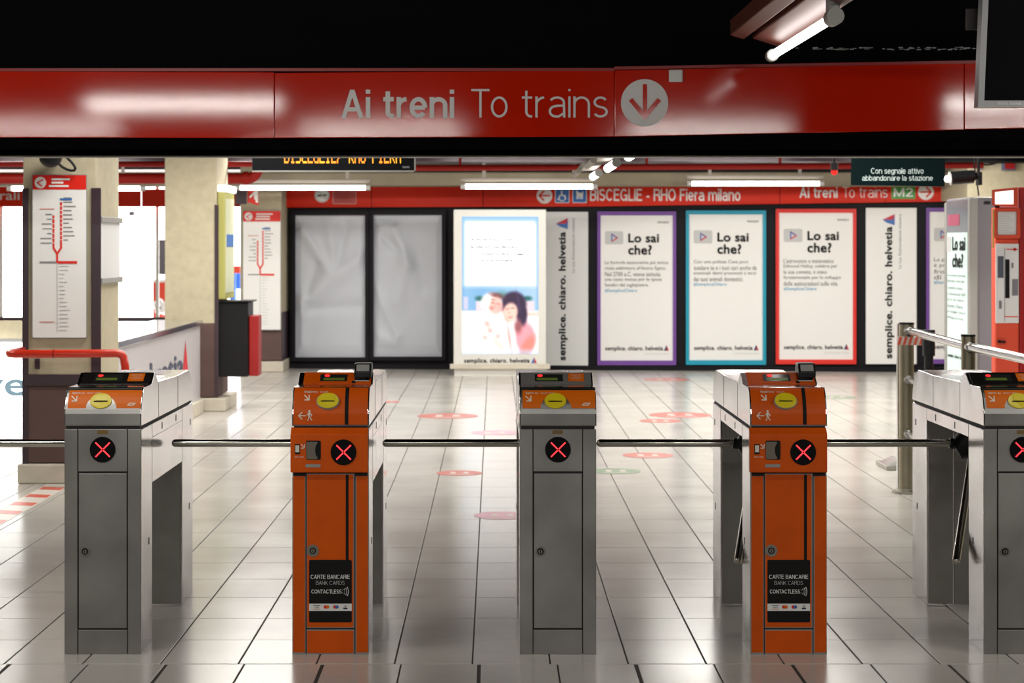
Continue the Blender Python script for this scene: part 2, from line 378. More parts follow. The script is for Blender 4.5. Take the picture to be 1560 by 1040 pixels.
def ppoly(mb, pl, pts, off, m=0, t=.003):
    k = (len(mb.f) % 7)*.00015; off += k; t += k
    a = [pl(x, y, off) for x, y in pts]; b = [pl(x, y, off-t) for x, y in pts]; n = len(a)
    mb.add(a+b, [tuple(range(n)), tuple(range(2*n-1, n-1, -1))]+[(i, n+i, n+(i+1) % n, (i+1) % n) for i in range(n)], m)
def circ(cx, cy, r, n=28, ry=None):
    return [(cx+r*math.cos(2*math.pi*i/n), cy+(ry or r)*math.sin(2*math.pi*i/n)) for i in range(n)]
def rrect(x0, y0, x1, y1, r, n=4):
    pts = []
    for cx, cy, a0 in ((x1-r, y0+r, -90), (x1-r, y1-r, 0), (x0+r, y1-r, 90), (x0+r, y0+r, 180)):
        for i in range(n+1):
            a = math.radians(a0+90*i/n); pts.append((cx+r*math.cos(a), cy+r*math.sin(a)))
    return pts
def thick_line(pts, w):    # outline quads for each segment of a polyline
    out = []
    for (x0, y0), (x1, y1) in zip(pts, pts[1:]):
        L = math.hypot(x1-x0, y1-y0) or 1; nx, ny = -(y1-y0)/L*w/2, (x1-x0)/L*w/2; ex, ey = (x1-x0)/L*w*.3, (y1-y0)/L*w*.3
        out.append([(x0+nx-ex, y0+ny-ey), (x1+nx+ex, y1+ny+ey), (x1-nx+ex, y1-ny+ey), (x0-nx-ex, y0-ny-ey)])
    return out

# ================================================================ THE SETTING
# floor: grout bed with laid tiles
fl = struct('floor', MB().box(-9, 9, -6, 34, -.12, -.004), M_grout)
TW = .29996; X0 = -.0844
rows = [7.653, 8.117, 8.581, 9.088, 9.580, 10.07, 10.573, 11.107, 11.634]
while rows[-1] < 33.4: rows.append(rows[-1]+.52)
cells = []
for r in range(len(rows)-1):
    for c in range(-26, 27):
        cells.append((X0+c*TW+.0030, X0+(c+1)*TW-.0030, rows[r]+.0022, rows[r+1]-.0022))
X1 = -.058
yy = 7.649; fr = []
for k in range(26):
    y1 = yy-.0015; y0 = yy-.50+.0015
    for c in range(-26, 27):
        wl, wr = (.007, .003) if c % 2 == 0 else (.003, .007)
        fr.append((X1+c*.3005+wl, X1+(c+1)*.3005-wr, y0, y1))
    yy -= .50
def px_area(c):
    x0, x1, y0, y1 = c; ym = (y0+y1)/2
    if y1 < 7.33: return 0
    a = CX+(x0/ym)*F; b = CX+(x1/ym)*F
    if b < -2 or a > 1562: return 0
    return (min(b, 1560)-max(a, 0))*(H*F/max(y0, 7.32)-H*F/y1)
allc = sorted(cells+fr, key=px_area, reverse=True)
cache = {}
def tile_mb(w_, d_, mb=None, x=0, y=0):
    mb = mb or MB(); e = .0016
    vs = [(x-w_/2, y-d_/2, -.010), (x+w_/2, y-d_/2, -.010), (x+w_/2, y+d_/2, -.010), (x-w_/2, y+d_/2, -.010),
          (x-w_/2, y-d_/2, -e), (x+w_/2, y-d_/2, -e), (x+w_/2, y+d_/2, -e), (x-w_/2, y+d_/2, -e),
          (x-w_/2+e, y-d_/2+e, 0), (x+w_/2-e, y-d_/2+e, 0), (x+w_/2-e, y+d_/2-e, 0), (x-w_/2+e, y+d_/2-e, 0)]
    return mb.add(vs, [(0, 1, 5, 4), (1, 2, 6, 5), (2, 3, 7, 6), (3, 0, 4, 7), (4, 5, 9, 8), (5, 6, 10, 9), (6, 7, 11, 10), (7, 4, 8, 11), (8, 9, 10, 11)], 0)
for c in allc[:300]:
    w_, d_ = round(c[1]-c[0], 4), round(c[3]-c[2], 4)
    if (w_, d_) not in cache:
        cache[(w_, d_)] = mesh('tile', tile_mb(w_, d_), M_tile)
    link('tile', cache[(w_, d_)], fl, ((c[0]+c[1])/2, (c[2]+c[3])/2, 0))
rest = MB()
for c in allc[300:]:
    tile_mb(c[1]-c[0], c[3]-c[2], rest, (c[0]+c[1])/2, (c[2]+c[3])/2)
tag(link('tile', mesh('tiles_far', rest, M_tile), fl), kind='stuff')

struct('ceiling', MB().box(-9, 9, -6, 34, 3.0, 3.1), M_black)
struct('wall_left', MB().box(-9.1, -9, -6, 34, 0, 3.0), M_beige)
struct('wall_right', MB().box(9, 9.1, -6, 34, 0, 3.0), M_beige)
struct('wall_front', MB().box(-9, 9, -6.1, -6, 0, 3.0), M_brown)

W = Plane(25.47, -.0886)        # the back wall with the advertising panels
FLOORPY = lambda px: CY+F*H/W(px, 400).y
mb = MB()
x0w, x1w = 441, 1700
for (a, b) in ((x0w, x1w),):
    A, B = W(a, 400), W(b, 400); A2, B2 = W(a, 400, -.25), W(b, 400, -.25)
    mb.hexa([(A.x, A.y, 0), (B.x, B.y, 0), (B.x, B.y, 3.0), (A.x, A.y, 3.0)], [(A2.x, A2.y, 0), (B2.x, B2.y, 0), (B2.x, B2.y, 3.0), (A2.x, A2.y, 3.0)])
struct('wall_back', mb, M_darkwall)
# low black skirting plinth under the panels
mb = MB(); A, B = W(441, 400, .05), W(1690, 400, .05); A2, B2 = W(441, 400, .0), W(1690, 400, .0)
mb.hexa([(A.x, A.y, 0), (B.x, B.y, 0), (B.x, B.y, .06), (A.x, A.y, .06)], [(A2.x, A2.y, 0), (B2.x, B2.y, 0), (B2.x, B2.y, .06), (A2.x, A2.y, .06)])
struct('baseboard_back', mb, M_darkwall)

# near black header wall above the red sign and the ceiling edge behind it
struct('wall_header', MB().box(-9, 9, 10.56, 11.3, 2.112, 3.0), M_black)
mb = MB().box(-9, 9, 11.33, 11.40, 2.105, 2.115+.012)
struct('trim_1', MB().box(-9, 9, 11.30, 11.42, 2.104, 2.112), M_lip)
mb = MB(); mb.box(-9, 9, 10.53, 11.30, 2.112, 2.166); 
struct('trim_2', mb, M_blackbeam, bev=.006)
# flaking ridge of the black paint along the header
mb = MB()
random.seed(3)
for i in range(60):
    x = 1.5+random.random()*1.1; z = 2.645+random.uniform(-.006, .006)
    mb.box(x, x+random.uniform(.006, .03), 10.552, 10.56, z, z+random.uniform(.002, .006))
solo('paint_flakes', mb, M_lgrey, 'thin row of pale flaking paint on the black header above the big red sign', 'paint', kind='stuff')

# ---------------------------------------------------------------- the big red sign, four enamel panels
sg = thing('overhead_sign', (0, 10.5, 2.17), 'long red overhead sign reading Ai treni To trains with a down arrow', 'sign')
def signpanel(x0, x1, yt0, yt1, yb0, yb1):
    f = [P(x0, yb0, 10.5), P(x1, yb1, 10.5), P(x1, yt1, 10.5), P(x0, yt0, 10.5)]
    b = [p+Vector((0, .05, 0)) for p in f]
    m = MB().hexa(f, b)
    part('panel', m, M_sign, sg, bev=.003)
signpanel(-140, 417.6, 108, 110, 209, 210)
signpanel(418.4, 935.6, 111, 107, 210, 208)
signpanel(936.4, 1468.6, 107, 96.5, 208, 197.5)
signpanel(1469.4, 1800, 96, 91, 197, 190)
# top lip
mb = MB()
for a, b, ya, yb in ((-140, 936, 107.5, 107), (936, 1800, 105, 90)):
    mb.hexa([P(a, ya+1, 10.49), P(b, yb+1, 10.49), P(b, yb-3.5, 10.49), P(a, ya-3.5, 10.49)], [P(a, ya+1, 10.49)+Vector((0, .07, 0)), P(b, yb+1, 10.49)+Vector((0, .07, 0)), P(b, yb-3.5, 10.49)+Vector((0, .07, 0)), P(a, ya-3.5, 10.49)+Vector((0, .07, 0))])
part('top_rail', mb, M_vend2, sg)
S = Plane(10.497); _G[0] = True
mb = MB(); text(mb, 'Ai treni', on(S, 520, 136.5, 692, 181), .022, res=6); part('lettering', mb, M_bandwhite, sg, label='bold white words Ai treni')
mb = MB(); text(mb, 'To trains', on(S, 718, 135.5, 926, 179), 0, res=6); part('lettering', mb, M_bandwhite, sg, label='thin white words To trains')
mb = MB(); ppoly(mb, S, circ(982, 156.5, 36, 48), .003); ar = part('arrow_disc', mb, M_bandwhite, sg, label='white disc with a red down arrow')
mb = MB()
for q in thick_line([(982.5, 130), (982.5, 178)], 6.5)+thick_line([(962, 153), (982.5, 177.5), (1003, 153)], 7): ppoly(mb, S, q, .006)
part('arrow', mb, M_sign, ar)
mb = MB(); pbox(mb, S, 1019, 106, 1040, 125, .02); solo('sensor_box', mb, M_white, 'small white plastic box fixed at the top edge of the big red sign', 'box', bev=.006)

# ---------------------------------------------------------------- the red fascia band along the back wall
bd = thing('wall_fascia', (0, 25.3, 2.08), 'long red fascia band with white line directions above the advertising panels', 'sign')
seams = [368, 566, 736, 895, 1188, 1349, 1478]
def bt(x): return 283.5-(x-450)*.0035 if x < 900 else 282-(x-900)*.0075
def bb(x): return 316-(x-450)*.0035 if x < 900 else 314.4-(x-900)*.0135
def bandpanel(pl, a, b, par, m=M_band):
    mb = MB(); mb.hexa([pl(a, bb(a), .08), pl(b, bb(b), .08), pl(b, bt(b), .08), pl(a, bt(a), .08)], [pl(a, bb(a), 0), pl(b, bb(b), 0), pl(b, bt(b), 0), pl(a, bt(a), 0)])
    part('panel', mb, m, par, bev=.003)
for a, b in zip(seams, seams[1:]): bandpanel(W, a+.4, b-.4, bd)
OB = .086
mb = MB(); text(mb, 'BISCEGLIE - RHO Fiera milano', on(W, 899, 287.5, 1128, 306, OB), .02, res=4); part('lettering', mb, M_bandwhite, bd)
mb = MB(); text(mb, 'Ai treni', on(W, 1218, 285, 1276, 301.5, OB), .022, res=4); part('lettering', mb, M_bandwhite, bd)
mb = MB(); text(mb, 'To trains', on(W, 1284, 284.5, 1352, 301, OB), 0, res=4); part('lettering', mb, M_bandwhite, bd)
mb = MB(); ppoly(mb, W, rrect(1358, 283, 1394.5, 303, 1), OB); g = part('line_badge', mb, M_green, bd, label='green badge reading M2')
mb = MB(); text(mb, 'M2', on(W, 1361.5, 286, 1391, 299.5, OB+.004), .02); part('lettering', mb, M_bandwhite, g)
def arrowdisc(cx, cy, r, s):
    mb = MB(); ppoly(mb, W, circ(cx, cy, r), OB); d = part('arrow_disc', mb, M_bandwhite, bd)
    mb = MB()
    for q in thick_line([(cx-s*8, cy), (cx+s*7, cy)], 2.2)+thick_line([(cx+s*1, cy-7), (cx+s*8, cy), (cx+s*1, cy+7)], 2.4): ppoly(mb, W, q, OB+.004)
    part('arrow', mb, M_band, d)
arrowdisc(1410.5, 292.5, 12, 1); arrowdisc(829.5, 298, 12, -1)
for x0, x1, k in ((845.5, 867.5, 0), (872, 894, 1)):
    mb = MB(); ppoly(mb, W, rrect(x0, 286, x1, 309, 1.5), OB, 1); ppoly(mb, W, rrect(x0+1, 287, x1-1, 308, 1), OB+.003, 0)
    g = part('pictogram', mb, [M_bluesign, M_white], bd, label=['blue wheelchair pictogram', 'blue pictogram of a small four legged figure'][k])
    mb = MB(); cx = (x0+x1)/2
    if k == 0:
        for q in thick_line([(cx+4.6*math.cos(a*.35-.9)-0, 301.5+4.6*math.sin(a*.35-.9)) for a in range(13)], 1.3): ppoly(mb, W, q, OB+.007)
        for q in thick_line([(cx-1, 291), (cx-.5, 297.5), (cx+4, 298), (cx+5, 303)], 2): ppoly(mb, W, q, OB+.007)
        for q in thick_line([(cx-3, 297), (cx-6.5, 304.5)], 1.8): ppoly(mb, W, q, OB+.007)
    else:
        ppoly(mb, W, [(cx-5.5, 291), (cx-3.5, 290), (cx-2, 293), (cx+3, 294), (cx+5.5, 291), (cx+5, 299), (cx-4.5, 299)], OB+.007)
        for dx in (-4, -1.5, 1.5, 4): ppoly(mb, W, [(cx+dx-.8, 299), (cx+dx+.8, 299), (cx+dx+.8, 303), (cx+dx-.8, 303)], OB+.007)
    part('symbol', mb, M_bandwhite, g)
# no-smoking roundel and notice
mb = MB(); ppoly(mb, W, circ(490.5, 297, 11.5), OB, 0); ppoly(mb, W, circ(490.5, 297, 9.2), OB+.004, 1)
for q in thick_line([(484, 298), (497, 297)], 2.2): ppoly(mb, W, q, OB+.008, 2)
for q in thick_line([(484, 291), (497, 303)], 1.6): ppoly(mb, W, q, OB+.01, 0)
solo('no_smoking_sign', mb, [M_lgrey, M_white, M_blackprint], 'round white no smoking sign on the red fascia above the grey sheet panels', 'sign')
mb = MB(); ppoly(mb, W, rrect(506.5, 287, 543, 311, 2), OB, 0); ppoly(mb, W, rrect(508, 288.5, 541.5, 309.5, 1), OB+.003, 1)
for i in range(7): ppoly(mb, W, [(511, 291+i*2.4), (538-(i*5) % 9, 291+i*2.4), (538-(i*5) % 9, 291.9+i*2.4), (511, 291.9+i*2.4)], OB+.006, 2)
solo('fascia_notice', mb, [M_stick, mat('notice_red', s2l(176, 66, 58), .5), M_vend2], 'small reddish notice of fine print beside the no smoking sign', 'notice')
# little red and white hanging exit sign with dark box at the left of the fascia
mb = MB(); D = Plane(24.6)
ppoly(mb, D, [(377, 287), (394, 283), (394, 313), (377, 308)], 0, 0, .05)
for q in thick_line([(381, 300), (388, 293), (389, 303)], 3): ppoly(mb, D, q, .01, 1)
ppoly(mb, D, [(389.5, 290), (393, 290), (393, 309), (389.5, 308)], .01, 1)
solo('hanging_sign', mb, [M_redb, M_white], 'small red and white hanging sign under the leftmost back wall lamp', 'sign')
mb = MB(); D2 = Plane(24.7); pbox(mb, D2, 359, 284, 376, 311, .15); solo('junction_box', mb, M_purple, 'dark box hanging left of the small red and white sign', 'box', bev=.01)

_G[0] = False
# ---------------------------------------------------------------- overhead services at the back
mb = MB(); a, b = P(345, 262, 24.3), P(345, 283, 24.3)
mb.box(-9, 5.57, 24.3, 24.75, b.z, a.z); 
solo('cable_duct', mb, M_duct, 'long beige duct running above the red fascia along the back wall', 'duct', bev=.02)
mb = MB().box(-9, 9, 23.0, 24.2, 2.56, 2.74); struct('trim_3', mb, M_purple)
a = P(600, 256, 22.4); mb = MB().tube([(-1.1, 22.4, a.z), (5.5, 22.4, a.z+.03)], .035, 10)
for x in (-.4, 1.7, 3.2, 4.6): mb.box(x, x+.03, 22.39, 22.41, a.z, 3.0)
solo('red_pipe', mb, M_redpipe, 'thin red pipe running level above the beige duct', 'pipe')
mb = MB(); c = [P(-40, 272, 22), P(340, 272, 22), P(375, 272, 22)]; e = [P(375+18*math.sin(t*.26), 272-14*(1-math.cos(t*.26))*1.1, 22) for t in range(1, 7)]
mb.tube(c+e+[P(394, 236, 22)], .06, 12); mb.tube([P(370, 272, 22), P(379, 271, 22)], .075, 12)
solo('red_elbow_pipe', mb, M_redpipe, 'thick red pipe turning upwards with an elbow left of the LED board', 'pipe')
a = P(100, 250, 20); mb = MB().tube([(-8, 20, a.z), (-2.3, 20, a.z)], .03, 10)
solo('red_pipe', mb, M_redpipe, 'thin red pipe high up between the two left pillars', 'pipe')

def tubelamp(x0, x1, py, d, label, r=.028):
    a, b = P(x0, py, d), P(x1, py, d); t = thing('tube_lamp', ((a.x+b.x)/2, d, a.z), label, 'lamp', 'tube lamps along the back wall')
    part('tube', MB().tube([a, b], r, 12), M_tube, t)
    for p, s in ((a, -1), (b, 1)): part('end_cap', MB().tube([p, p+Vector((s*.055, 0, 0))], r*1.15, 12), M_plastic, t)
    part('batten', MB().box(a.x-.06, b.x+.06, d+.02, d+.10, a.z+.06, a.z+.10), M_tubefix, t, bev=.008)
    part('hanger', MB().box(a.x+.2, a.x+.24, d+.05, d+.07, a.z+.09, 2.56).box(b.x-.24, b.x-.2, d+.05, d+.07, a.z+.09, 2.56), M_tubefix, t)
tubelamp(366, 557, 286, 23.6, 'lit tube lamp above the grey sheet panels, near the no smoking sign')
tubelamp(709, 903, 284, 23.6, 'lit tube lamp above the bright lit screen panel')
tubelamp(1054, 1248, 279.5, 23.6, 'lit tube lamp above the teal and red bordered posters')
tubelamp(18, 214, 287, 23.6, 'lit tube lamp partly hidden behind the pillar with the route map')
# row of lamps running away from the camera, behind the sign
for i, (y0, y1) in enumerate(((12.6, 13.55), (14.6, 15.7), (16.7, 17.7))):
    t = thing('ceiling_lamp', (.88, (y0+y1)/2, 2.24), ['nearest', 'middle', 'farthest'][i]+' of the three short lit lamps running away below the big red sign', 'lamp', 'lamps running away from the camera')
    x = .915-.02*i; z = 2.205+.0
    part('tube', MB().tube([(x, y0, z), (x, y1, z)], .03, 12), M_tube, t)
    part('end_cap', MB().tube([(x, y0-.05, z), (x, y0, z)], .034, 12), M_plastic, t)
    part('end_cap', MB().tube([(x, y1, z), (x, y1+.05, z)], .034, 12), M_plastic, t)
    part('reflector', MB().prism([(0, 0), (1, 0)], 0, 1) if False else MB().slab([(x-.12, y0-.1, z+.05), (x+.02, y0-.1, z+.06), (x+.02, y1+.1, z+.06), (x-.12, y1+.1, z+.05)], (0, 0, .05)), M_tubefix, t, bev=.006)
    part('tube', MB().tube([(x-.15, y0+.3, z+.03), (x-.15, y1+.3, z+.03)], .024, 12), M_tubefix, t, label='unlit tube')
    part('hanger', MB().box(x-.03, x-.01, y0+.2, y0+.22, z+.1, 3.0), M_tubefix, t)

# lamp at the upper right, in front of the sign
t = thing('ceiling_lamp', (1.36, 9, 2.6), 'bright twin tube lamp slanting across the upper right corner', 'lamp')
a, b = P(1177, 84, 9.8), P(1267, 28, 8.2); dirv = (b-a).normalized()
part('tube', MB().tube([a, b], .021, 16), M_tube, t)
part('end_cap', MB().tube([a-dirv*.05, a+dirv*.01], .03, 16), M_plastic, t)
part('end_cap', MB().tube([b, b+dirv*.09], .036, 16).tube([b+dirv*.03, b+dirv*.03+Vector((0, 0, .09))], .03, 12), M_plastic, t)
a2, b2 = P(1181, 47, 9.8), P(1262, -12, 8.2)
part('tube', MB().tube([a2, b2], .021, 16), M_tube, t)
part('end_cap', MB().tube([a2-dirv*.05, a2+dirv*.01], .03, 16), M_plastic, t)
off = Vector((-.055, 0, -.01)); mid0 = (a+a2)/2-dirv*.12; mid1 = (b+b2)/2+dirv*.9
part('batten', MB().hexa([mid0+Vector((-.09, 0, .035)), mid0+Vector((.05, 0, -.01)), mid0+Vector((.06, 0, .06)), mid0+Vector((-.08, 0, .10))],
     [mid1+Vector((-.09, 0, .035)), mid1+Vector((.05, 0, -.01)), mid1+Vector((.06, 0, .06)), mid1+Vector((-.08, 0, .10))]), M_tubebrown, t, bev=.006)
part('side_channel', MB().hexa([mid0+Vector((-.20, 0, .05)), mid0+Vector((-.13, 0, .03)), mid0+Vector((-.13, 0, .12)), mid0+Vector((-.20, 0, .13))],
     [mid1+Vector((-.20, 0, .05)), mid1+Vector((-.13, 0, .03)), mid1+Vector((-.13, 0, .12)), mid1+Vector((-.20, 0, .13))]), M_tubebrown, t, bev=.006)

# monitor at the upper right corner
t = thing('monitor', (2.5, 8.0, 2.16), 'black screen in a grey frame cut off by the upper right corner', 'monitor')
D = Plane(8.0)
def skew(pts): return [D(x+(163-y)*.043, y) for x, y in pts]
outer = [(1490, 163), (1860, 163), (1860, -90), (1490, -90)]; inner = [(1499, 153), (1851, 153), (1851, -80), (1499, -80)]
mb = MB()
for (x0, y0, x1, y1) in ((1490, -90, 1499, 163), (1499, 153, 1851, 163), (1851, -90, 1860, 163), (1499, -90, 1851, -80)):
    f = skew([(x0, y1), (x1, y1), (x1, y0), (x0, y0)]); mb.hexa(f, [p+Vector((0, .07, 0)) for p in f])
part('bezel', mb, M_mon, t)
f = skew([(1498, 154), (1852, 154), (1852, -81), (1498, -81)])
f = [p+Vector((0, .008, 0)) for p in f]; mb = MB().hexa(f, [p+Vector((0, .055, 0)) for p in f]); part('screen', mb, M_blackgloss, t)
mb = MB(); text(mb, 'DIGITAL SIGNAGE', lambda u, v: D(1520+36*u, 159.5-4*v, .003)); part('lettering', mb, M_white, t)
mb = MB(); pbox(mb, Plane(8.2), 1471, 12, 1504, 46, .05, -.03); pbox(mb, Plane(8.2), 1495, 16, 1560, 36, .03, -.02); part('bracket', mb, mat('bracket_grey', s2l(52, 46, 46), .5), t, bev=.006)

# ================================================================ LEFT SIDE: pillars, shop front, parapet
PXL, PXR = -3.172, -2.678
def pillar(name, y0, y1, dado, base, label, cat='pillar', xl=PXL, xr=PXR):
    t = thing(name, ((xl+xr)/2, (y0+y1)/2, 0), label, cat)
    part('shaft', MB().box(xl, xr, y0, y1, dado, 2.98), M_beige, t, bev=.01)
    part('dado', MB().box(xl-.004, xr+.004, y0-.006, y1+.004, base, dado), M_brown, t, bev=.008)
    return t
zp = lambda py, d: H-(py-CY)/F*d
# pillar 1
p1 = pillar('pillar', 13.4, 14.2, zp(588, 13.4), zp(705, 13.4), 'beige pillar on the left with a framed route map and brown lower part')
part('plinth', MB().box(PXL-.03, PXR+.03, 13.36, 14.25, 0, zp(706, 13.4)), M_stone, p1, bev=.012)
Q = Plane(13.4)
mb = MB(); pbox(mb, Q, 34, 287, 43.5, 706, .012); part('corner_trim', mb, M_purple, p1, bev=.004)
mb = MB(); pbox(mb, Q, 139, 286, 154, 572, .03); part('corner_trim', mb, M_purple, p1, bev=.004)
mb = MB(); pbox(mb, Q, 36, 570, 150, 587, .02); part('dado_rail', mb, M_purple, p1, bev=.004)
mb = MB(); pbox(mb, Q, 53, 546, 61, 562, .03); part('switch', mb, M_purple, p1, bev=.004)
def route_map(pl, x0, y0, x1, y1, label, hdr):
    t = thing('route_map', pl((x0+x1)/2, y1, 0), label, 'map'); sx = (x1-x0)/84.; sy = (y1-y0)/250.
    X = lambda x: x0+x*sx; Y = lambda y: y0+y*sy
    mb = MB(); ppoly(mb, pl, rrect(x0, y0, x1, y1, 2), .03, 0, .03); part('frame', mb, M_greyprint, t)
    mb = MB(); ppoly(mb, pl, rrect(X(1.2), Y(1.2), X(82.8), Y(248.5), 2), .034); part('sheet', mb, M_post, t)
    mb = MB(); ppoly(mb, pl, rrect(X(1.2), Y(1.2), X(82.8), Y(23), 1), .037); part('header', mb, M_redb, t)
    mb = MB(); ppoly(mb, pl, circ(X(13), Y(12.5), 8.8*sx), .040, 0)
    for q in thick_line([(X(17), Y(8)), (X(8.5), Y(12.5)), (X(15), Y(18))], 1.8*sx): ppoly(mb, pl, q, .043, 1)
    for i, (a, b) in enumerate(hdr): 
        ppoly(mb, pl, [(X(a), Y(6+i*5.2)), (X(b), Y(6+i*5.2)), (X(b), Y(8.8+i*5.2)), (X(a), Y(8.8+i*5.2))], .040, 0)
    part('emblem', mb, [M_white, M_redb], t)
    mb = MB()
    for q in thick_line([(X(44.5), Y(43)), (X(44.5), Y(112)), (X(38.5), Y(121)), (X(38.5), Y(134))], 3*sx)+thick_line([(X(33), Y(64)), (X(33), Y(112)), (X(38.5), Y(121))], 3*sx): ppoly(mb, pl, q, .037)
    ppoly(mb, pl, [(X(40), Y(132)), (X(69), Y(132)), (X(69), Y(136)), (X(40), Y(136))], .037)
    ppoly(mb, pl, [(X(38), Y(136)), (X(39.2), Y(136)), (X(39.2), Y(240)), (X(38), Y(240))], .037, 1)
    part('route_line', mb, [M_redb, M_lgrey], t)
    mb = MB(); random.seed(11)
    for i in range(11): 
        yv = 35+i*6.4; w_ = 6+random.random()*14; ppoly(mb, pl, [(X(48), Y(yv)), (X(48+w_), Y(yv)), (X(48+w_), Y(yv+1.5)), (X(48), Y(yv+1.5))], .037)
        ppoly(mb, pl, [(X(43.3), Y(yv)), (X(45.7), Y(yv)), (X(45.7), Y(yv+1.2)), (X(43.3), Y(yv+1.2))], .040, 1)
    for i in range(7):
        yv = 60+i*7.3; w_ = 6+random.random()*11; ppoly(mb, pl, [(X(30-w_), Y(yv)), (X(30), Y(yv)), (X(30), Y(yv+1.5)), (X(30-w_), Y(yv+1.5))], .037)
        ppoly(mb, pl, [(X(31.8), Y(yv)), (X(34.2), Y(yv)), (X(34.2), Y(yv+1.2)), (X(31.8), Y(yv+1.2))], .040, 1)
    ppoly(mb, pl, [(X(12), Y(132.5)), (X(37), Y(132.5)), (X(37), Y(135)), (X(12), Y(135))], .037)
    ppoly(mb, pl, [(X(43), Y(36.5)), (X(61), Y(36.5)), (X(61), Y(39.5)), (X(43), Y(39.5))], .037, 3)
    for i in range(17):
        yv = 139+i*6.1; w_ = 6+random.random()*12; ppoly(mb, pl, [(X(42), Y(yv)), (X(42+w_), Y(yv)), (X(42+w_), Y(yv+1)), (X(42), Y(yv+1))], .037, 2)
    for yv in (52, 224): ppoly(mb, pl, [(X(12), Y(yv)), (X(34), Y(yv)), (X(34), Y(yv+1.4)), (X(12), Y(yv+1.4))], .037, 4)
    part('station_names', mb, [M_greyprint, M_white, M_lgrey, M_triblue, M_stick], t, kind='stuff')
    return t
route_map(Q, 48.5, 265.5, 132.5, 515.5, 'framed white route map with red header on the near left pillar', ((30, 58), (30, 48), (26, 56)))
# notice frame on the pillar side
sx = PXR+.006; fy = lambda px: PXR*F/(px-CX)
ya, yb = 13.45, fy(181.0)
t = thing('notice_frame', (PXR, 13.8, 1.35), 'empty metal framed notice holder on the side face of the near left pillar', 'frame')
zt, zb = zp(330, 13.6), zp(432, 13.6)
for z0, z1 in ((zt-.04, zt), (zb, zb+.04)): part('rail', MB().box(PXR, PXR+.03, ya, yb, z0, z1), M_plastic, t, bev=.004)
part('sheet', MB().box(PXR, PXR+.012, ya+.02, yb-.02, zb+.04, zt-.04), M_postgrey, t)
# loudspeaker with cable at the top of the pillar
c = P(77, 240, 13.2)
t = thing('wall_speaker', c, 'black dome speaker with a looped cable above the route map', 'speaker')
part('body', MB().sphere(c, .07, 16, 0, (1.1, 1, .95)).tube([c, c+Vector((0, .25, .0))], .03, 8), M_blackmet, t)
part('cable', MB().tube([P(92+15*math.sin(a*.5)+8, 238+22*math.sin(a*.33)*1.0, 13.3) for a in range(0, 10)], .009, 8), M_blackmet, t)
# red guard rail
mb = MB(); a, b = P(11, 539, 13.0), P(178, 538, 13.0); r = .027
path = [a+Vector((.01, .5, 0)), a+Vector((.0, .06, 0)), a+Vector((.02, .015, 0)), a+Vector((.06, 0, 0)), b, b+Vector((.03, 0, -.008)), b+Vector((.045, .0, -.03)), b+Vector((.055, .0, -.09)), b+Vector((.06, 0, -.86))]
path[-1].z = 0
t = thing('guard_rail', (a.x, a.y, 0), 'red tubular guard rail bent around the near left pillar', 'rail')
part('tube', mb.tube(path, r, 14), M_rail, t)
c = P(81, 538.5, 13.0); part('joint_sleeve', MB().tube([c, c+Vector((.008, 0, 0))], r*1.06, 14), M_redpipe, t)
# pillar 2
p2 = pillar('pillar', 19.16, 19.95, zp(493, 19.16), zp(605, 19.16), 'beige pillar with brown lower part behind the white parapet', xr=-2.672)
part('plinth', MB().box(PXL-.03, -2.672+.09, 19.10, 20.0, 0, zp(606, 19.16)), M_stone, p2, bev=.012)
mb = MB(); pbox(mb, Plane(19.16), 327, 312, 333, 605, .015); part('corner_trim', mb, M_purple, p2)
# yellow framed poster on the side of pillar 2
t = thing('yellow_framed_poster', (-2.65, 19.5, 1.1), 'narrow lit poster in a yellow frame on the side of the second pillar', 'poster')
mb = MB(); yz0, yz1 = zp(455, 19.4), zp(290, 19.4)
part('frame', MB().box(-2.668, -2.60, 19.2, 19.9, yz0, yz1), M_yel2, t, bev=.006)
part('lamp_head', MB().box(-2.668, -2.58, 19.18, 19.92, yz1-.02, yz1+.05), M_shop2, t, bev=.01)
part('sheet', MB().box(-2.60, -2.595, 19.26, 19.84, yz0+.06, yz1-.08), mat('poster_pale', s2l(205, 208, 178), .5), t)
part('print_block', MB().box(-2.595, -2.592, 19.3, 19.8, 1.58, 1.70), M_triblue, t)
# black cabinet with red panel
t = thing('hose_cabinet', (-2.5, 19.3, .32), 'black wall cabinet with a red side panel hung on the second pillar', 'cabinet')
z0, z1 = zp(574, 19.2), zp(460, 19.2)
part('body', MB().box(-2.668, P(378, 0, 19.2).x, 19.2, 19.62, z0, z1), M_blackmet, t, bev=.012)
part('lid', MB().box(-2.67, P(383, 0, 19.2).x, 19.18, 19.64, z1, z1+.012), M_blackmet, t)
part('red_panel', MB().box(P(378.5, 0, 19.2).x, P(393, 0, 19.2).x, 19.24, 19.5, z0+.005, zp(481, 19.2)), M_vend2, t, bev=.008, label='red side panel')
# pillar 3 with second map, standing against the back wall
x3l, x3r = P(366, 0, 25.0).x, P(428.5, 0, 25.0).x
p3 = pillar('pillar', 25.0, 26.0, zp(503, 25.0), zp(549, 25.0), 'beige pillar with the far route map beside the dark wall panels', xl=x3l, xr=x3r)
part('plinth', MB().box(x3l, x3r+.03, 24.95, 26.0, 0, zp(550, 25.0)), M_stone, p3, bev=.012)
part('return_dado', MB().box(x3r, x3r+.012, 25.01, 26.0, .14, zp(474, 25.5)), M_purple, p3)
route_map(Plane(24.98), 369.5, 320.5, 428, 503, 'framed white route map with red header on the far pillar by the dark panels', ((30, 66), (30, 60), (28, 60)))

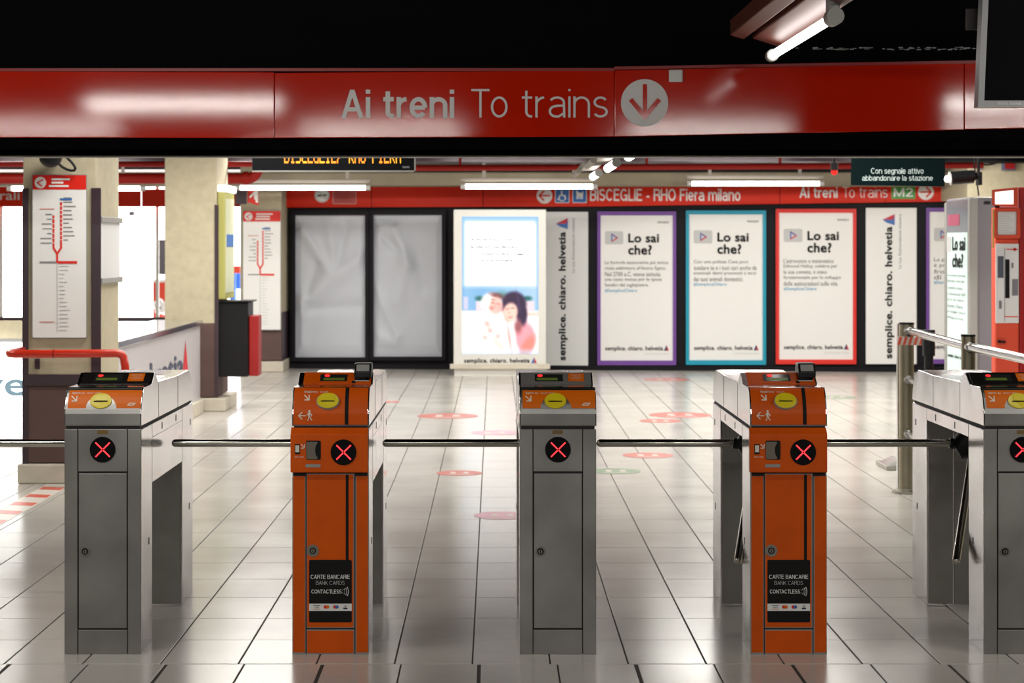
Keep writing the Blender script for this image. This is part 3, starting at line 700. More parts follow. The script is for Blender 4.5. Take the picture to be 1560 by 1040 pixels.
# parapet
zc = .885
t = thing('parapet', (-3.0, 16.6, 0), 'low white parapet wall with glossy grey coping beside the second pillar', 'wall')
part('wall', MB().box(-3.20, -2.80, 14.3, 18.95, .13, zc-.05), M_parapet, t)
part('coping', MB().box(-3.24, -2.775, 14.26, 18.98, zc-.05, zc), M_cap, t, bev=.008)
part('plinth', MB().box(-3.22, -2.77, 14.28, 18.97, 0, .13), M_stone, t, bev=.008)
mb = MB()
def par(u, v, s=0): return Vector((-2.797, 15.35+2.55*u, .42+.22*v))
text(mb, 'helvetia', par, .02, res=4); part('lettering', mb, mat('navy_print', s2l(70, 74, 100), .5), t)
yA, yB = fy(279.0)*(-2.797/PXR), fy(286.5)*(-2.797/PXR)
mb = MB(); mb.add([(-2.796, yA-.05, .42), (-2.796, yB+.02, .42), (-2.796, (yA+yB)/2, .735)], [(0, 1, 2)], 0); part('triangle', mb, M_trired, t, label='red triangle emblem')

# shop front: bright shop behind glass, built as a shallow room; walls and displays glow in place of its lamps
L = 27.2
s = thing('shop', (-5, L, 0), 'brightly lit white shop behind the left pillars', 'shop')
xa, xb = -9, P(366, 0, L).x
part('back_wall', MB().box(xa, xb, L+2.2, L+2.3, 0, 2.6), M_shop, s)  # wall made to glow, standing in for the shop's lamps
part('floor_slab', MB().box(xa, xb, L, L+2.2, 0, .03), M_shop2, s)
part('side_wall', MB().box(xb, xb+.06, L, L+2.3, 0, 2.6), M_shop2, s)
part('ceiling_panel', MB().box(xa, xb, L, L+2.2, 2.55, 2.62), M_shop2, s)
part('window_frame', MB().box(xa, xb, L-.04, L+.02, zp(489.5, L), zp(483, L)), M_purple, s)
for xv in (P(2, 0, L).x, P(240, 0, L).x): part('mullion', MB().box(xv-.02, xv+.02, L-.03, L+.02, 0, 2.5), M_frame, s)
def spx(x0, y0, x1, y1, d, dd, m, n, lab, cat):
    a, b = P(x0, y1, d), P(x1, y0, d); solo(n, MB().box(a.x, b.x, d, d+dd, a.z, b.z), m, lab, cat, bev=.01)
spx(238, 365, 252, 418, 28.0, .1, M_shopgrey, 'shop_display', 'dark grey display panel inside the bright shop', 'display')
t = thing('shop_counter', P(245, 480, 28.0), 'reddish counter with pale goods inside the bright shop', 'counter')
for y0, y1, m in ((430, 478, M_shopred), (478, 483, M_shopred)):
    a, b = P(233, y1, 28.), P(258, y0, 28.); part('shelf', MB().box(a.x, b.x, 28., 28.4, a.z, b.z), m, t, bev=.01)
a, b = P(233, 430, 27.95), P(258, 426, 27.95); part('top', MB().box(a.x, b.x, 27.9, 28.4, a.z, b.z), M_white, t)
for i, (x, y) in enumerate(((238, 462), (244, 458), (250, 463), (241, 470), (249, 470))):
    c = P(x, y+3, 27.9); part('goods', MB().sphere(c, .05, 10, 0, (1, 1, 1.3)), M_white, t)
spx(350, 408, 358, 470, 28.0, .2, M_shopblue, 'shop_display', 'narrow blue display seen between the second pillar and the far map', 'display')
spx(350, 405, 366, 416, 27.8, .1, M_shopred, 'shop_shelf', 'reddish shelf edge crossing the narrow blue display', 'shelf')
spx(356, 416, 366, 440, 28.2, .1, M_shopblue, 'shop_display', 'blue display under the reddish shelf edge in the shop', 'display')
spx(196, 322, 204, 328, 28.2, .1, M_shopgrey, 'shop_lamp', 'small fixture high on the bright shop wall', 'lamp')
# fascia above the shop
ls = thing('shop_fascia', (-5, 26.9, 2.1), 'red fascia over the bright shop, white lettering cut by the left edge', 'sign')
SP = Plane(27.0)
for a, b in ((-120, 60), (61, 215), (216, 366)):
    mb = MB(); pbox(mb, SP, a, 288 if a > 0 else 282, b, 315, .1); part('panel', mb, M_band, ls, bev=.003)
mb = MB(); text(mb, 'Generali', on(SP, -58, 290, 30, 304.5, .105), .01, res=4); part('lettering', mb, M_bandwhite, ls)
mb = MB(); pbox(mb, SP, -120, 262, 366, 281, .3); part('duct', mb, M_duct, ls)
# lit poster box in front at far left
t = thing('light_box', P(0, 668, 16), 'bright white light box with blue grey letters at the left edge', 'light box')
D = Plane(16.0)
mb = MB(); pbox(mb, D, -160, 521, 37, 668, .0, -.12); part('lit_face', mb, M_shop, t)
mb = MB()
for (x0, y0, x1, y1) in ((-164, 516, 40, 521), (-164, 668, 40, 677), (-164, 516, -160, 677), (37, 516, 40, 677)): pbox(mb, D, x0, y0, x1, y1, .03, -.14)
part('frame', mb, M_lgrey, t, bev=.004)
mb = MB(); text(mb, 'helve', on(D, -118, 566, 40, 603, .004), .015, res=5); part('lettering', mb, M_velet, t)
mb = MB(); pbox(mb, D, -150, 677, 36, 702, -.02, -.12); part('plinth', mb, M_blackgloss, t)
mb = MB(); a, b = P(12, 705, 15.6), P(33, 692, 15.8); mb.tube([a, b], .02, 10)
solo('tube_reflection', mb, M_tube, 'short glowing tube modelling a lamp reflection low down left of the near pillar plinth', 'lamp')  # models a lamp's reflection in the polished sign base as a glowing tube
mb = MB(); pbox(mb, D, -164, 701, 38, 712, .08, -.16); part('base', mb, M_plastic, t, bev=.006)
mb = MB(); pbox(mb, Plane(16.3), -160, 488, 34, 517, .0, -.1); 
solo('beige_ledge', mb, M_beige, 'beige wall strip above the light box at the left edge', 'wall', bev=.01)

# hazard tape on the floor
t = thing('hazard_tape', (-2.915, 12.4, 0), 'red and white striped hazard tape on the floor at the left', 'tape')
part('tape', MB().box(-3.0, -2.83, 9.6, 13.34, .0003, .0015), M_hazw, t)
yy = 13.2
while yy > 9.7:
    sk = .05; mb = MB().slab([(-2.99, yy-.19+sk, .0015), (-2.84, yy-.19-sk+.05, .0015), (-2.84, yy-.05, .0015), (-2.99, yy+.0, .0015)], (0, 0, .001))
    part('stripe', mb, M_haz, t); yy -= .385

# floor stickers
def sticker(cx, cy, w_, h_, m, label):
    d = F*H/(cy-CY); R = w_/2/F*d; ry = R*1.0; c = Vector(((cx-CX)/F*d, d, .0006))
    t = thing('floor_sticker', (c.x, c.y, 0), label, 'sticker', 'round stickers on the floor')
    part('disc', MB().disc(c, ry, .001, 40, 0, 'z', R), m, t)
    for s_ in (-.28, .28):
        part('footprint', MB().disc(c+Vector((s_*R, .05*R, .0011)), ry*.36, .0006, 16, 0, 'z', R*.13), M_stickw, t)
    part('text_bar', MB().box(c.x-R*.5, c.x+R*.5, c.y-ry*.62, c.y-ry*.5, .0016, .0022), M_stickw, t)
sticker(682, 633.5, 93, 9, M_stick, 'red round floor sticker between the left orange gate and the middle gate, farther up')
sticker(1036, 632, 95, 9, M_stick, 'red round floor sticker farther up left of the right orange gate')
sticker(1006, 641, 64, 6, M_stick, 'small red floor sticker touching a larger one left of the right orange gate')
sticker(1016, 578, 72, 6, M_stick, 'red round floor sticker close to the back wall under the purple bordered poster')
sticker(987, 693.5, 78, 8, M_stick, 'red round floor sticker above the horizontal bar of the right orange gate')
sticker(938, 717.5, 76, 9, M_stickg, 'greenish round floor sticker right of the middle gate')
sticker(700, 720.5, 70, 9, M_stick, 'red round floor sticker just left of the middle gate')
sticker(765, 785, 86, 14, M_stickp, 'faded pink round floor sticker beside the middle gate')
sticker(754, 659, 74, 6, M_stickp, 'very faded pink round floor sticker behind the bar of the middle gate')
sticker(590, 612, 40, 6, M_stick, 'red round floor sticker mostly hidden behind the left orange gate')
sticker(1275, 605, 60, 5, M_stickg, 'faint round floor sticker right of the right orange gate near the back wall')

# ================================================================ BACK WALL PANELS
def sheet_panel(x0, y0, x1, y1, label, ridges):
    ridges = [(a, b, c, d, e, f*.8) for a, b, c, d, e, f in ridges]
    t = thing('advertising_frame', W((x0+x1)/2, y1), label, 'panel', 'empty advertising frames')
    mb = MB()
    for (a, b, c, d) in ((x0-6, y0-7, x1+6, y0), (x0-6, y1, x1+6, y1+6), (x0-6, y0, x0, y1), (x1, y0, x1+6, y1)): pbox(mb, W, a, b, c, d, .09)
    part('frame', mb, M_darkwall, t, bev=.005)
    nx, ny = 60, 110; vs = []; fs = []
    for j in range(ny+1):
        for i in range(nx+1):
            u, v = i/nx, j/ny; h = 0
            for (ax, ay, bx, by, wd, am) in ridges:
                dx, dy = bx-ax, by-ay; L2 = dx*dx+dy*dy; k = max(0, min(1, ((u-ax)*dx+(v-ay)*dy)/L2))
                q = math.hypot(u-ax-k*dx, (v-ay-k*dy)*1.9)
                h += am*math.exp(-(q/wd)**2)
            h += .006*math.sin(u*5+v*3)
            e = min(u, 1-u, v, 1-v)*12; h = h*min(1, e)-.02*(1-min(1, e))
            vs.append(W(x0+(x1-x0)*u, y0+(y1-y0)*v, .045+h))
    for j in range(ny):
        for i in range(nx): fs.append((j*(nx+1)+i, (j+1)*(nx+1)+i, (j+1)*(nx+1)+i+1, j*(nx+1)+i+1))
    mb = MB().add(vs, fs, 0, True); part('sheet', mb, M_sheet, t, label='loose grey sheet with soft folds')
sheet_panel(450, 327.5, 556, 544, 'black advertising frame holding a grey creased sheet, left of the pair',
            [(.1, .1, .45, .38, .10, .045), (.45, .0, .55, .3, .08, .03), (.05, .62, .95, .30, .13, .055), (.12, .6, .1, 1, .08, .03), (.3, .35, .15, .6, .08, -.03), (.2, .66, 1, .64, .08, -.035), (.75, .05, .62, .3, .07, -.03)])
sheet_panel(569, 327, 673, 543, 'black advertising frame holding a grey creased sheet, right of the pair',
            [(.15, .05, .1, .2, .08, .03), (.15, .16, .35, .24, .07, -.045), (.3, .1, .5, .35, .10, .045), (.45, .35, .35, .6, .14, .045), (.05, .55, .35, .85, .08, .035), (.6, .1, .75, .5, .12, -.03), (.0, .85, .3, .9, .1, .03)])

# lit screen panel
LB = Plane(24.3)
t = thing('lit_advertising_panel', LB(761, 570), 'large white framed lit advertisement with a smiling couple and soft text', 'advertisement')
mb = MB(); pbox(mb, LB, 691, 319, 832, 556, .0, -.30); part('cabinet', mb, M_frame, t, bev=.012)
mb = MB(); pbox(mb, LB, 685.5, 554, 838, 562, .05, -.32); part('ledge', mb, M_stone, t, bev=.006)
mb = MB(); pbox(mb, LB, 692, 562, 834, 572.6, .0, -.30); part('base', mb, M_frame, t)
# printed picture: colours computed on a fine grid
def adcol(u, v):   # u right, v down, 0..1
    def el(cx, cy, rx, ry, soft=.25, rot=0):
        x, y = u-cx, (v-cy)*1.79
        c, s_ = math.cos(rot), math.sin(rot); x, y = x*c+y*s_, -x*s_+y*c
        soft *= 1.7; q = math.hypot(x/rx, y/ry); return max(0, min(1, (1+soft-q)/(2*soft)))
    def mix(a, b, k): return tuple(a[i]+(b[i]-a[i])*k for i in range(3))
    sm = lambda a, b, x: max(0, min(1, (x-a)/(b-a)))
    c = mix((.50, .72, .95), (.95, .98, 1), sm(0, .06, v)*sm(0, .05, u)*sm(0, .04, 1-u))
    if .5 < v: c = mix(c, (.42, .66, .86), sm(.48, .53, v)*(.9-.5*abs(u-.25)))
    bl = sm(.035, .055, u)*sm(-.955, -.935, -u)*sm(.03, .05, v)*sm(-.50, -.48, -v); c = mix(c, (1.15, 1.15, 1.15), bl)
    k = sm(.68, .69, v); c = mix(c, (1.1, 1.06, 1.06), k)
    k = sm(.69, .70, v)*sm(-.73, -.72, -v)*sm(.84, .86, u); c = mix(c, (.95, .75, .66), k*.7)
    for cx in (.25, .88):
        c = mix(c, (.12, .38, .36), el(cx-.02, .595, .055, .03, .3)); 
        if abs(u-cx) < .065 and .615 < v < .69: c = (.98, .85, .88)
    c = mix(c, (.25, .5, .4), el(.52, .575, .07, .05, .4)*.7)
    if .02 < u < .075 and .585 < v < .68: c = mix(c, (.88, .82, .92), .8)
    # woman with dark bob
    hair = (.17, .09, .22)
    c = mix(c, (1.05, .62, .66), el(.83, .88, .13, .20, .12))
    c = mix(c, (.95, .52, .46), el(.86, .95, .075, .17, .2, .5))
    c = mix(c, hair, max(el(.68, .64, .165, .17, .08), el(.78, .70, .075, .17, .12, -.1)))
    c = mix(c, (1.05, .82, .74), el(.63, .70, .095, .13, .1, .25))
    c = mix(c, (.62, .32, .34), el(.735, .80, .05, .09, .3))
    # fair person in white
    c = mix(c, (1.12, 1.02, .97), el(.38, .63, .13, .13, .12))
    c = mix(c, (.46, .22, .24), el(.46, .575, .09, .035, .3, .25)*.9)
    c = mix(c, (1.06, .76, .70), el(.44, .65, .085, .11, .15, .15))
    c = mix(c, (.85, .40, .40), el(.385, .665, .03, .02, .4)*.7)
    c = mix(c, (1.15, 1.12, 1.1), el(.44, .90, .24, .28, .08, -.12))
    c = mix(c, (1.1, 1.05, 1.0), el(.30, .80, .12, .10, .2))
    for a, b in ((.33, .78), (.37, .83), (.47, .87), (.30, .88)): c = mix(c, (.82, .50, .48), el(a, b, .035, .03, .6, .6)*.7)
    c = mix(c, (1.08, .84, .78), el(.48, .93, .14, .05, .3, .7)*.8)
    c = mix(c, (.80, .45, .42), el(.62, .88, .02, .17, .5, -.15)*.7)
    for a, b, rx_, ry_, rt in ((.405, .628, .022, .006, .2), (.475, .636, .022, .006, .1), (.595, .672, .022, .006, -.3), (.665, .665, .024, .006, -.1), (.40, .604, .028, .006, .2)):
        c = mix(c, (.30, .14, .16), el(a, b, rx_, ry_, .35, rt)*.9)
    c = mix(c, (.93, .55, .50), el(.435, .648, .008, .022, .4, .2)*.7); c = mix(c, (.95, .60, .52), el(.615, .70, .009, .022, .4, -.3)*.7)
    c = mix(c, (.78, .30, .34), el(.635, .733, .026, .009, .35, -.2)*.8); c = mix(c, (1.1, .66, .60), el(.50, .67, .03, .05, .6)*.6)
    c = mix(c, (.88, .74, .70), el(.38, .735, .11, .012, .6, -.3)*.6); c = mix(c, (.86, .76, .76), el(.52, .83, .015, .13, .7, -.25)*.6)
    c = mix(c, (.34, .22, .42), el(.74, .62, .012, .11, .6, -.2)*.6)
    c = mix(c, (.75, .86, 1.0), sm(.955, .985, v)*.6)
    return c
nx, ny = 84, 150; vs = [LB(704+116*i/nx, 330+209*j/ny, .006) for j in range(ny+1) for i in range(nx+1)]
fs = [(j*(nx+1)+i, (j+1)*(nx+1)+i, (j+1)*(nx+1)+i+1, j*(nx+1)+i+1) for j in range(ny) for i in range(nx)]
m_ad = bpy.data.materials.new('lit_print'); m_ad.use_nodes = True; nt = m_ad.node_tree; b_ = nt.nodes['Principled BSDF']
ca = nd(nt, 'ShaderNodeVertexColor'); ca.layer_name = 'print'
nt.links.new(ca.outputs[0], b_.inputs['Emission Color']); b_.inputs['Emission Strength'].default_value = 1.15
b_.inputs['Base Color'].default_value = (.03, .03, .03, 1); b_.inputs['Roughness'].default_value = .2
o = part('lit_screen', MB().add(vs, fs), m_ad, t, label='glowing picture of two embracing people, one with a dark bob')
at = o.data.color_attributes.new('print', 'FLOAT_COLOR', 'POINT')
for k in range(len(at.data)):
    i, j = k % (nx+1), k//(nx+1); c = adcol(i/nx, j/ny); at.data[k].color = (c[0]**2.0, c[1]**2.0, c[2]**2.0, 1)
mb = MB(); 
for s_, x0, y0, x1, y1 in (('A chi ha il suo sorriso,', 717, 363, 787, 366.5), ('la vita sorride davvero.', 717, 374, 791, 377.5), ('Semplice da proteggere', 733, 385, 806, 389), ('la tua famiglia.', 733, 395, 783, 398.5)):
    text(mb, s_, on(LB, x0, y0, x1, y1, .009), .03, res=1)
part('lettering', mb, M_blackprint, t)
def slogan(mb, pl, x0, y0, x1, y1, off=.006, tx0=None):
    text(mb, 'semplice. chiaro. helvetia', on(pl, x0, y0, x1, y1, off), .02, 0, res=2)
mb = MB(); slogan(mb, LB, 707, 545.5, 807, 554.5, .004); part('lettering', mb, M_blackprint, t)
mb = MB(); ppoly(mb, LB, [(809, 553), (813.5, 544.5), (814, 553)], .006, 1); ppoly(mb, LB, [(814, 544.5), (818, 553), (814, 553)], .006, 0); part('emblem', mb, [M_trired, M_triblue], t)

def triangle(mb, pl, x0, y0, x1, y1, off, up=True):
    if up:
        xm = (x0+x1)/2
        ppoly(mb, pl, [(x0, y1), (xm, y0), (xm+1, (y0+y1)/2), (xm, y1)], off, 1); ppoly(mb, pl, [(xm, y0), (x1, y1), (xm, y1), (xm+1, (y0+y1)/2)], off+.002, 0)
def poster(x0, y0, x1, y1, bm, label, lines, tagl, play=True):
    t = thing('poster', W((x0+x1)/2, y1), label, 'poster', 'question posters on the back wall')
    kx, ky = (x1-x0)/120, (y1-y0)/234; X = lambda v: x0+(v-910)*kx; Y = lambda v: y0+(v-322)*ky
    mb = MB(); b = 5
    for (a, c, d, e) in ((910, 322, 1030, 328), (910, 549, 1030, 556), (910, 328, 915, 549), (1025, 328, 1030, 549)): pbox(mb, W, X(a), Y(c), X(d), Y(e), .055)
    part('border', mb, bm, t, bev=.004)
    mb = MB(); pbox(mb, W, X(915), Y(328), X(1025), Y(549), .04); part('sheet', mb, M_post, t)
    mb = MB(); ppoly(mb, W, rrect(X(921.5), Y(352), X(949.5), Y(372), 3), .044, 0)
    part('play_badge', mb, mat('badge_grey', s2l(196, 196, 196), .5) if 'badge_grey' not in MATS else MATS['badge_grey'], t)
    mb = MB()
    for q in thick_line([(X(932), Y(356.5)), (X(932), Y(367.5))], 1.8): ppoly(mb, W, q, .048, 1)
    for q in thick_line([(X(932), Y(367.5)), (X(940.5), Y(362.3)), ], 1.8): ppoly(mb, W, q, .048, 0)
    for q in thick_line([(X(940.5), Y(362.3)), (X(932), Y(356.5))], 1.8): ppoly(mb, W, q, .048, 2)
    part('play_triangle', mb, [M_trired, M_triblue, M_pp], t)
    mb = MB(); text(mb, 'Lo sai', on(W, X(957), Y(355.5), X(1004), Y(369.5), .044), .03, res=4); text(mb, 'che?', on(W, X(957), Y(373), X(993), Y(388), .044), .03, res=4)
    part('headline', mb, M_blackprint, t)
    mb = MB(); text(mb, 'helvetia.it', on(W, X(1002), Y(336), X(1019), Y(340), .044), .01, 0, 1)
    for i, (s_, xe) in enumerate(lines):
        yb_ = 397+i*8.55; text(mb, s_, on(W, X(921.5), Y(yb_), X(xe), Y(yb_+6.6), .044), 0, 0, 2)
    part('text_block', mb, mat('text_grey', s2l(80, 80, 84), .5) if 'text_grey' not in MATS else MATS['text_grey'], t, kind='stuff')
    mb = MB(); yb_ = 397+len(lines)*8.55; text(mb, '#SempliceChiaro', on(W, X(921.5), Y(yb_), X(971), Y(yb_+6.4), .044), .005, 0, 2); part('hashtag', mb, M_hash, t)
    mb = MB(); slogan(mb, W, X(922), Y(527), X(1010), Y(535.5), .044); part('slogan', mb, M_blackprint, t)
    mb = MB(); triangle(mb, W, X(1011.5), Y(525.5), X(1019), Y(534), .044); part('emblem', mb, [M_trired, M_tridark], t)
    mb = MB(); text(mb, 'La tua Assicurazione svizzera', on(W, X(982), Y(537), X(1019), Y(540), .044), 0, 0, 1); part('small_print', mb, M_lgrey, t)
poster(910, 322, 1030, 556, M_pp, 'poster with a purple border left of the teal bordered one, reading Lo sai che', [('La formula assicurativa più antica', 1018), ("risale addirittura all'Antico Egitto.", 1015), ('Nel 2700 a.C. venne istituita', 1006), ('una cassa mutua per le spese', 1008), ('funebri dei tagliapietre.', 988)], 443)
poster(1045, 320.5, 1167, 555.5, M_teal, 'poster with a teal border reading Lo sai che', [('Con una polizza Casa puoi', 1003), ('tutelare te e i tuoi cari anche da', 1016), ('eventuali danni provocati a terzi', 1015), ('dai tuoi animali domestici.', 996)], 434)
poster(1182, 318, 1304.5, 554.5, M_redb, 'poster with a red border reading Lo sai che', [("L'astronomo e matematico", 996), ('Edmund Halley, celebre per', 1002), ('la sua cometa, è stato', 986), ('fondamentale per lo sviluppo', 1007), ('delle assicurazioni sulla vita.', 1003)], 443)
poster(1411, 316.5, 1534, 554, M_pp, 'poster with a purple border mostly hidden behind the glass totem', [('La polizza su misura', 1003), ('è protezione per te', 1006), ('frodi e danni', 990), ('di salute.', 980)], 434)
def vertical_ad(x0, y0, x1, y1, m, label, a, b, c, d, tri):
    t = thing('vertical_advertisement', W((x0+x1)/2, y1), label, 'poster', 'vertical slogan panels on the back wall')
    mb = MB(); pbox(mb, W, x0, y0, x1, y1, .05); part('board', mb, m, t, bev=.006)
    mb = MB(); text(mb, 'semplice. chiaro. helvetia', onv(W, a, b, c, d, .054), .03, res=4); part('lettering', mb, M_blackprint, t)
    u0, v0, u1, v1 = tri; mb = MB(); vm = (v0+v1)/2
    ppoly(mb, W, [(u0, vm), (u1, v0), (u1-3, vm)], .056, 0); ppoly(mb, W, [(u0, vm), (u1-3, vm), (u1, v0), (u1, vm)], .054, 2); ppoly(mb, W, [(u0, vm), (u1, vm), (u1, v1), (u0+6, v1-4)], .055, 1)
    part('emblem', mb, [M_trired, M_triblue, M_pp], t)
    mb = MB(); text(mb, 'La tua Assicurazione svizzera', onv(W, c+6, v0, c+10.5, v1+66, .054), 0, 0, 2); part('small_print', mb, M_greyprint, t)
vertical_ad(829, 322.5, 896, 557, M_postgrey, 'pale panel with an upward reading slogan beside the lit couple advertisement', 851, 353, 865, 549, (847, 332, 865, 349))
vertical_ad(1319, 316.5, 1396.5, 554.5, M_post, 'white panel with an upward reading slogan right of the red bordered poster', 1348, 345, 1362.5, 546, (1344.5, 326, 1363, 343))

# ================================================================ RIGHT SIDE
# dark green sign
t = thing('hanging_sign', P(1368, 283, 16), 'dark green hanging sign reading Con segnale attivo abbandonare la stazione', 'sign')
_G[0] = True
D = Plane(16.0)
mb = MB(); ppoly(mb, D, [(1297, 222), (1441, 222), (1439, 284), (1296, 282)], .0, 0, .08); part('board', mb, M_dkgreen, t)
mb = MB(); text(mb, 'Con segnale attivo', on(D, 1327, 256, 1407, 266.5, .004), .003, res=4); text(mb, 'abbandonare la stazione', on(D, 1313.5, 267, 1421, 275, .004), .003, res=4); part('lettering', mb, mat('pale_letter', s2l(185, 200, 198), .5, emit=.15), t)
mb = MB()
for x in (1320, 1415): a = P(x, 224, 16.04); mb.tube([a, (a.x, a.y, 3.0)], .008, 6)
part('hanger', mb, M_blackmet, t)
_G[0] = False
# LED board
t = thing('led_board', P(505, 262, 13.6), 'black LED display board with orange train text half hidden under the red sign', 'display')
D = Plane(13.6)
mb = MB(); pbox(mb, D, 384, 196, 633, 262, 0, -.15); part('housing', mb, mat('board_black', (.012, .013, .016), .25), t, bev=.008)
mb = MB()
for r_ in ((384, 259.5, 633, 262), (631, 200, 633.5, 262)): pbox(mb, D, *r_, .012, 0)
part('edge_trim', mb, M_lip, t)
dots = {'B': '1110100110011110100110011110', 'I': '0111000100001000010000100001000111'}
FONT = {'B': ('####.', '#...#', '#...#', '####.', '#...#', '#...#', '####.'), 'I': ('.###.', '..#..', '..#..', '..#..', '..#..', '..#..', '.###.'),
 'S': ('.####', '#....', '#....', '.###.', '....#', '....#', '####.'), 'C': ('.####', '#....', '#....', '#....', '#....', '#....', '.####'),
 'E': ('#####', '#....', '#....', '####.', '#....', '#....', '#####'), 'G': ('.####', '#....', '#....', '#..##', '#...#', '#...#', '.####'),
 'L': ('#....', '#....', '#....', '#....', '#....', '#....', '#####'), '/': ('....#', '....#', '...#.', '..#..', '.#...', '#....', '#....'),
 ' ': ('.....',)*7, 'R': ('####.', '#...#', '#...#', '####.', '#.#..', '#..#.', '#...#'), 'H': ('#...#', '#...#', '#...#', '#####', '#...#', '#...#', '#...#'),
 'O': ('.###.', '#...#', '#...#', '#...#', '#...#', '#...#', '.###.'), 'F': ('#####', '#....', '#....', '####.', '#....', '#....', '#....'),
 'A': ('.###.', '#...#', '#...#', '#####', '#...#', '#...#', '#...#')}
mb = MB(); s_ = 'BISCEGLIE/ RHO FIERA'; wch = (612-433)/len(s_); 
for i, ch in enumerate(s_):
    for r_, row in enumerate(FONT[ch]):
        for c_, q in enumerate(row):
            if q == '#':
                x = 433+i*wch+c_*wch/5.8; y = 226+r_*3.25
                mb.add([D(x, y+3.1, .004), D(x+wch/5.8, y+3.1, .004), D(x+wch/5.8, y, .004), D(x, y, .004)], [(0, 1, 2, 3)], 0 if (i//2) % 2 == 0 else 1)
part('led_text', mb, [M_sled, M_sledy], t, kind='stuff')
mb = MB(); pbox(mb, D, 613, 253, 624, 256, .004, 0); part('maker_plate', mb, M_greyprint, t)
mb = MB()
for x in (420, 600): a = P(x, 198, 13.65); mb.tube([a, (a.x, a.y, 3.0)], .012, 6)
part('hanger', mb, M_blackmet, t)
# red beacon
c = P(1271, 259, 17)
t = thing('beacon', c, 'small red warning beacon left of the dark green hanging sign', 'beacon')
part('lens', MB().sphere(c+Vector((0, 0, -.015)), .03, 12, 0, (1, 1, 1)), M_redglass, t)
part('base', MB().tube([c, c+Vector((0, 0, .06))], .032, 12).tube([c+Vector((0, 0, .05)), (c.x, c.y, 3.0)], .012, 8), M_blackmet, t)

# beige wall block on the right
struct('wall_end', MB().box(P(1474, 0, 23.5).x, 9, 23.5, 24.9, 2.14, 3.0), M_beige, bev=.01)
mb = MB().box(P(1440, 0, 22.8).x, 9, 22.8, 23.3, zp(246, 22.8), 2.95); struct('trim_4', mb, M_black)
# spotlight
a, b = P(1448, 271.5, 15.5), P(1479, 269, 15.5)
t = thing('spotlight', a, 'black cylindrical spotlight with a glowing lens beside the dark green sign', 'spotlight')
part('body', MB().tube([a, b, P(1483, 269, 15.5)], .052, 16).tube([P(1483, 269, 15.5), P(1488, 268, 15.5)], .03, 12), M_blackmet, t, bev=0)
part('bezel', MB().tube([P(1446.5, 271.7, 15.5), a], .055, 16), M_plastic, t)
part('lens', MB().sphere(P(1443.5, 272.5, 15.5), .026, 12), M_lens, t)
part('bracket', MB().box(P(1489, 0, 15.5).x, P(1494, 0, 15.5).x, 15.45, 15.55, zp(282, 15.5), zp(262, 15.5)).box(P(1489, 0, 15.5).x, P(1492, 0, 15.5).x, 15.48, 15.52, zp(262, 15.5), 3.0), M_blackmet, t)
mb = MB().tube([P(1484, 225, 15.6), P(1484, 250, 15.6), P(1488, 275, 15.6), P(1491, 297, 15.8)], .006, 8)
solo('cable', mb, M_blackmet, 'black cable hanging behind the spotlight down to the glass totem', 'cable')
mb = MB(); D = Plane(23.46); 
mb.tube([D(1478+i*8, 246+5*math.sin(i*.55), .10) for i in range(6)], .012, 6)
solo('cable', mb, M_blackmet, 'black cable sagging across the beige wall at the upper right', 'cable')
t = thing('alarm_box', D(1536, 258), 'small dark red box in a blue grey case high on the beige wall', 'box')
mb = MB(); pbox(mb, D, 1525.5, 241, 1547.5, 259.5, .1, 0); part('case', mb, mat('case_blue', s2l(80, 88, 112), .5), t, bev=.006)
mb = MB(); pbox(mb, D, 1531, 242.5, 1546, 257.5, .11, .08); part('lid', mb, M_vend2, t)
mb = MB(); pbox(mb, D, 1488, 246, 1498, 259, .08, 0); solo('conduit_box', mb, M_grey, 'small grey conduit box above the spotlight bracket on the beige wall', 'box', bev=.006)
# glass totem, its lit face turned to the left
XT = P(1478, 0, 17).x; ty1 = XT*F/(1441-CX); ztop = zp(300, 17.0)
t = thing('totem', (XT+.15, 17.4, 0), 'tall grey totem showing a lit Lo sai che poster on its left side', 'totem')
part('body', MB().box(XT, XT+.215, 17.0, ty1, .02, ztop), M_grey, t, bev=.02)
part('corner_post', MB().box(XT-.012, XT+.06, 16.97, 17.05, 0, ztop-.01), M_plastic, t, bev=.012)
part('corner_post', MB().box(XT-.012, XT+.05, ty1-.06, ty1+.02, 0, ztop-.03), M_plastic, t, bev=.012)
part('head', MB().box(XT-.008, XT+.02, 17.05, ty1-.06, ztop-.30, ztop-.02), mat('totem_head', s2l(120, 125, 132), .15), t)
part('head_print', MB().box(XT-.011, XT-.007, 17.35, ty1-.12, ztop-.24, ztop-.14), mat('magenta_print', s2l(170, 70, 100), .4), t)
part('lit_poster', MB().box(XT-.006, XT+.01, 17.08, ty1-.08, .12, ztop-.22), M_ticket, t)
def ont(y0, y1, z0, z1): return lambda u, v: Vector((XT-.009, y0+(y1-y0)*u, z0+(z1-z0)*v))
py2z = lambda py: zp(py, 17.3)
yl, yr = ty1-.12, 17.1           # reads from far to near
mb = MB(); text(mb, 'Lo sai', ont(17.62, 17.14, py2z(382), py2z(360)), .03); text(mb, 'che?', ont(17.62, 17.22, py2z(408), py2z(386)), .03); part('headline', mb, M_blackprint, t)
mb = MB()
for i in range(8): text(mb, ['La prima formula', 'nacque con un', 'contratto di mare', 'a Genova nel 1347', 'per la nave', 'Santa Clara', 'in viaggio verso', 'Majorca.'][i], ont(17.80, 17.14+.05*(i % 3), py2z(423+i*9.4), py2z(418+i*9.4)), 0, 0, 1)
part('text_block', mb, MATS['text_grey'], t, kind='stuff')
mb = MB(); text(mb, 'semplice. chiaro. helvetia', ont(17.80, 17.12, py2z(549), py2z(542)), .01, 0, 2); part('slogan', mb, M_blackprint, t)
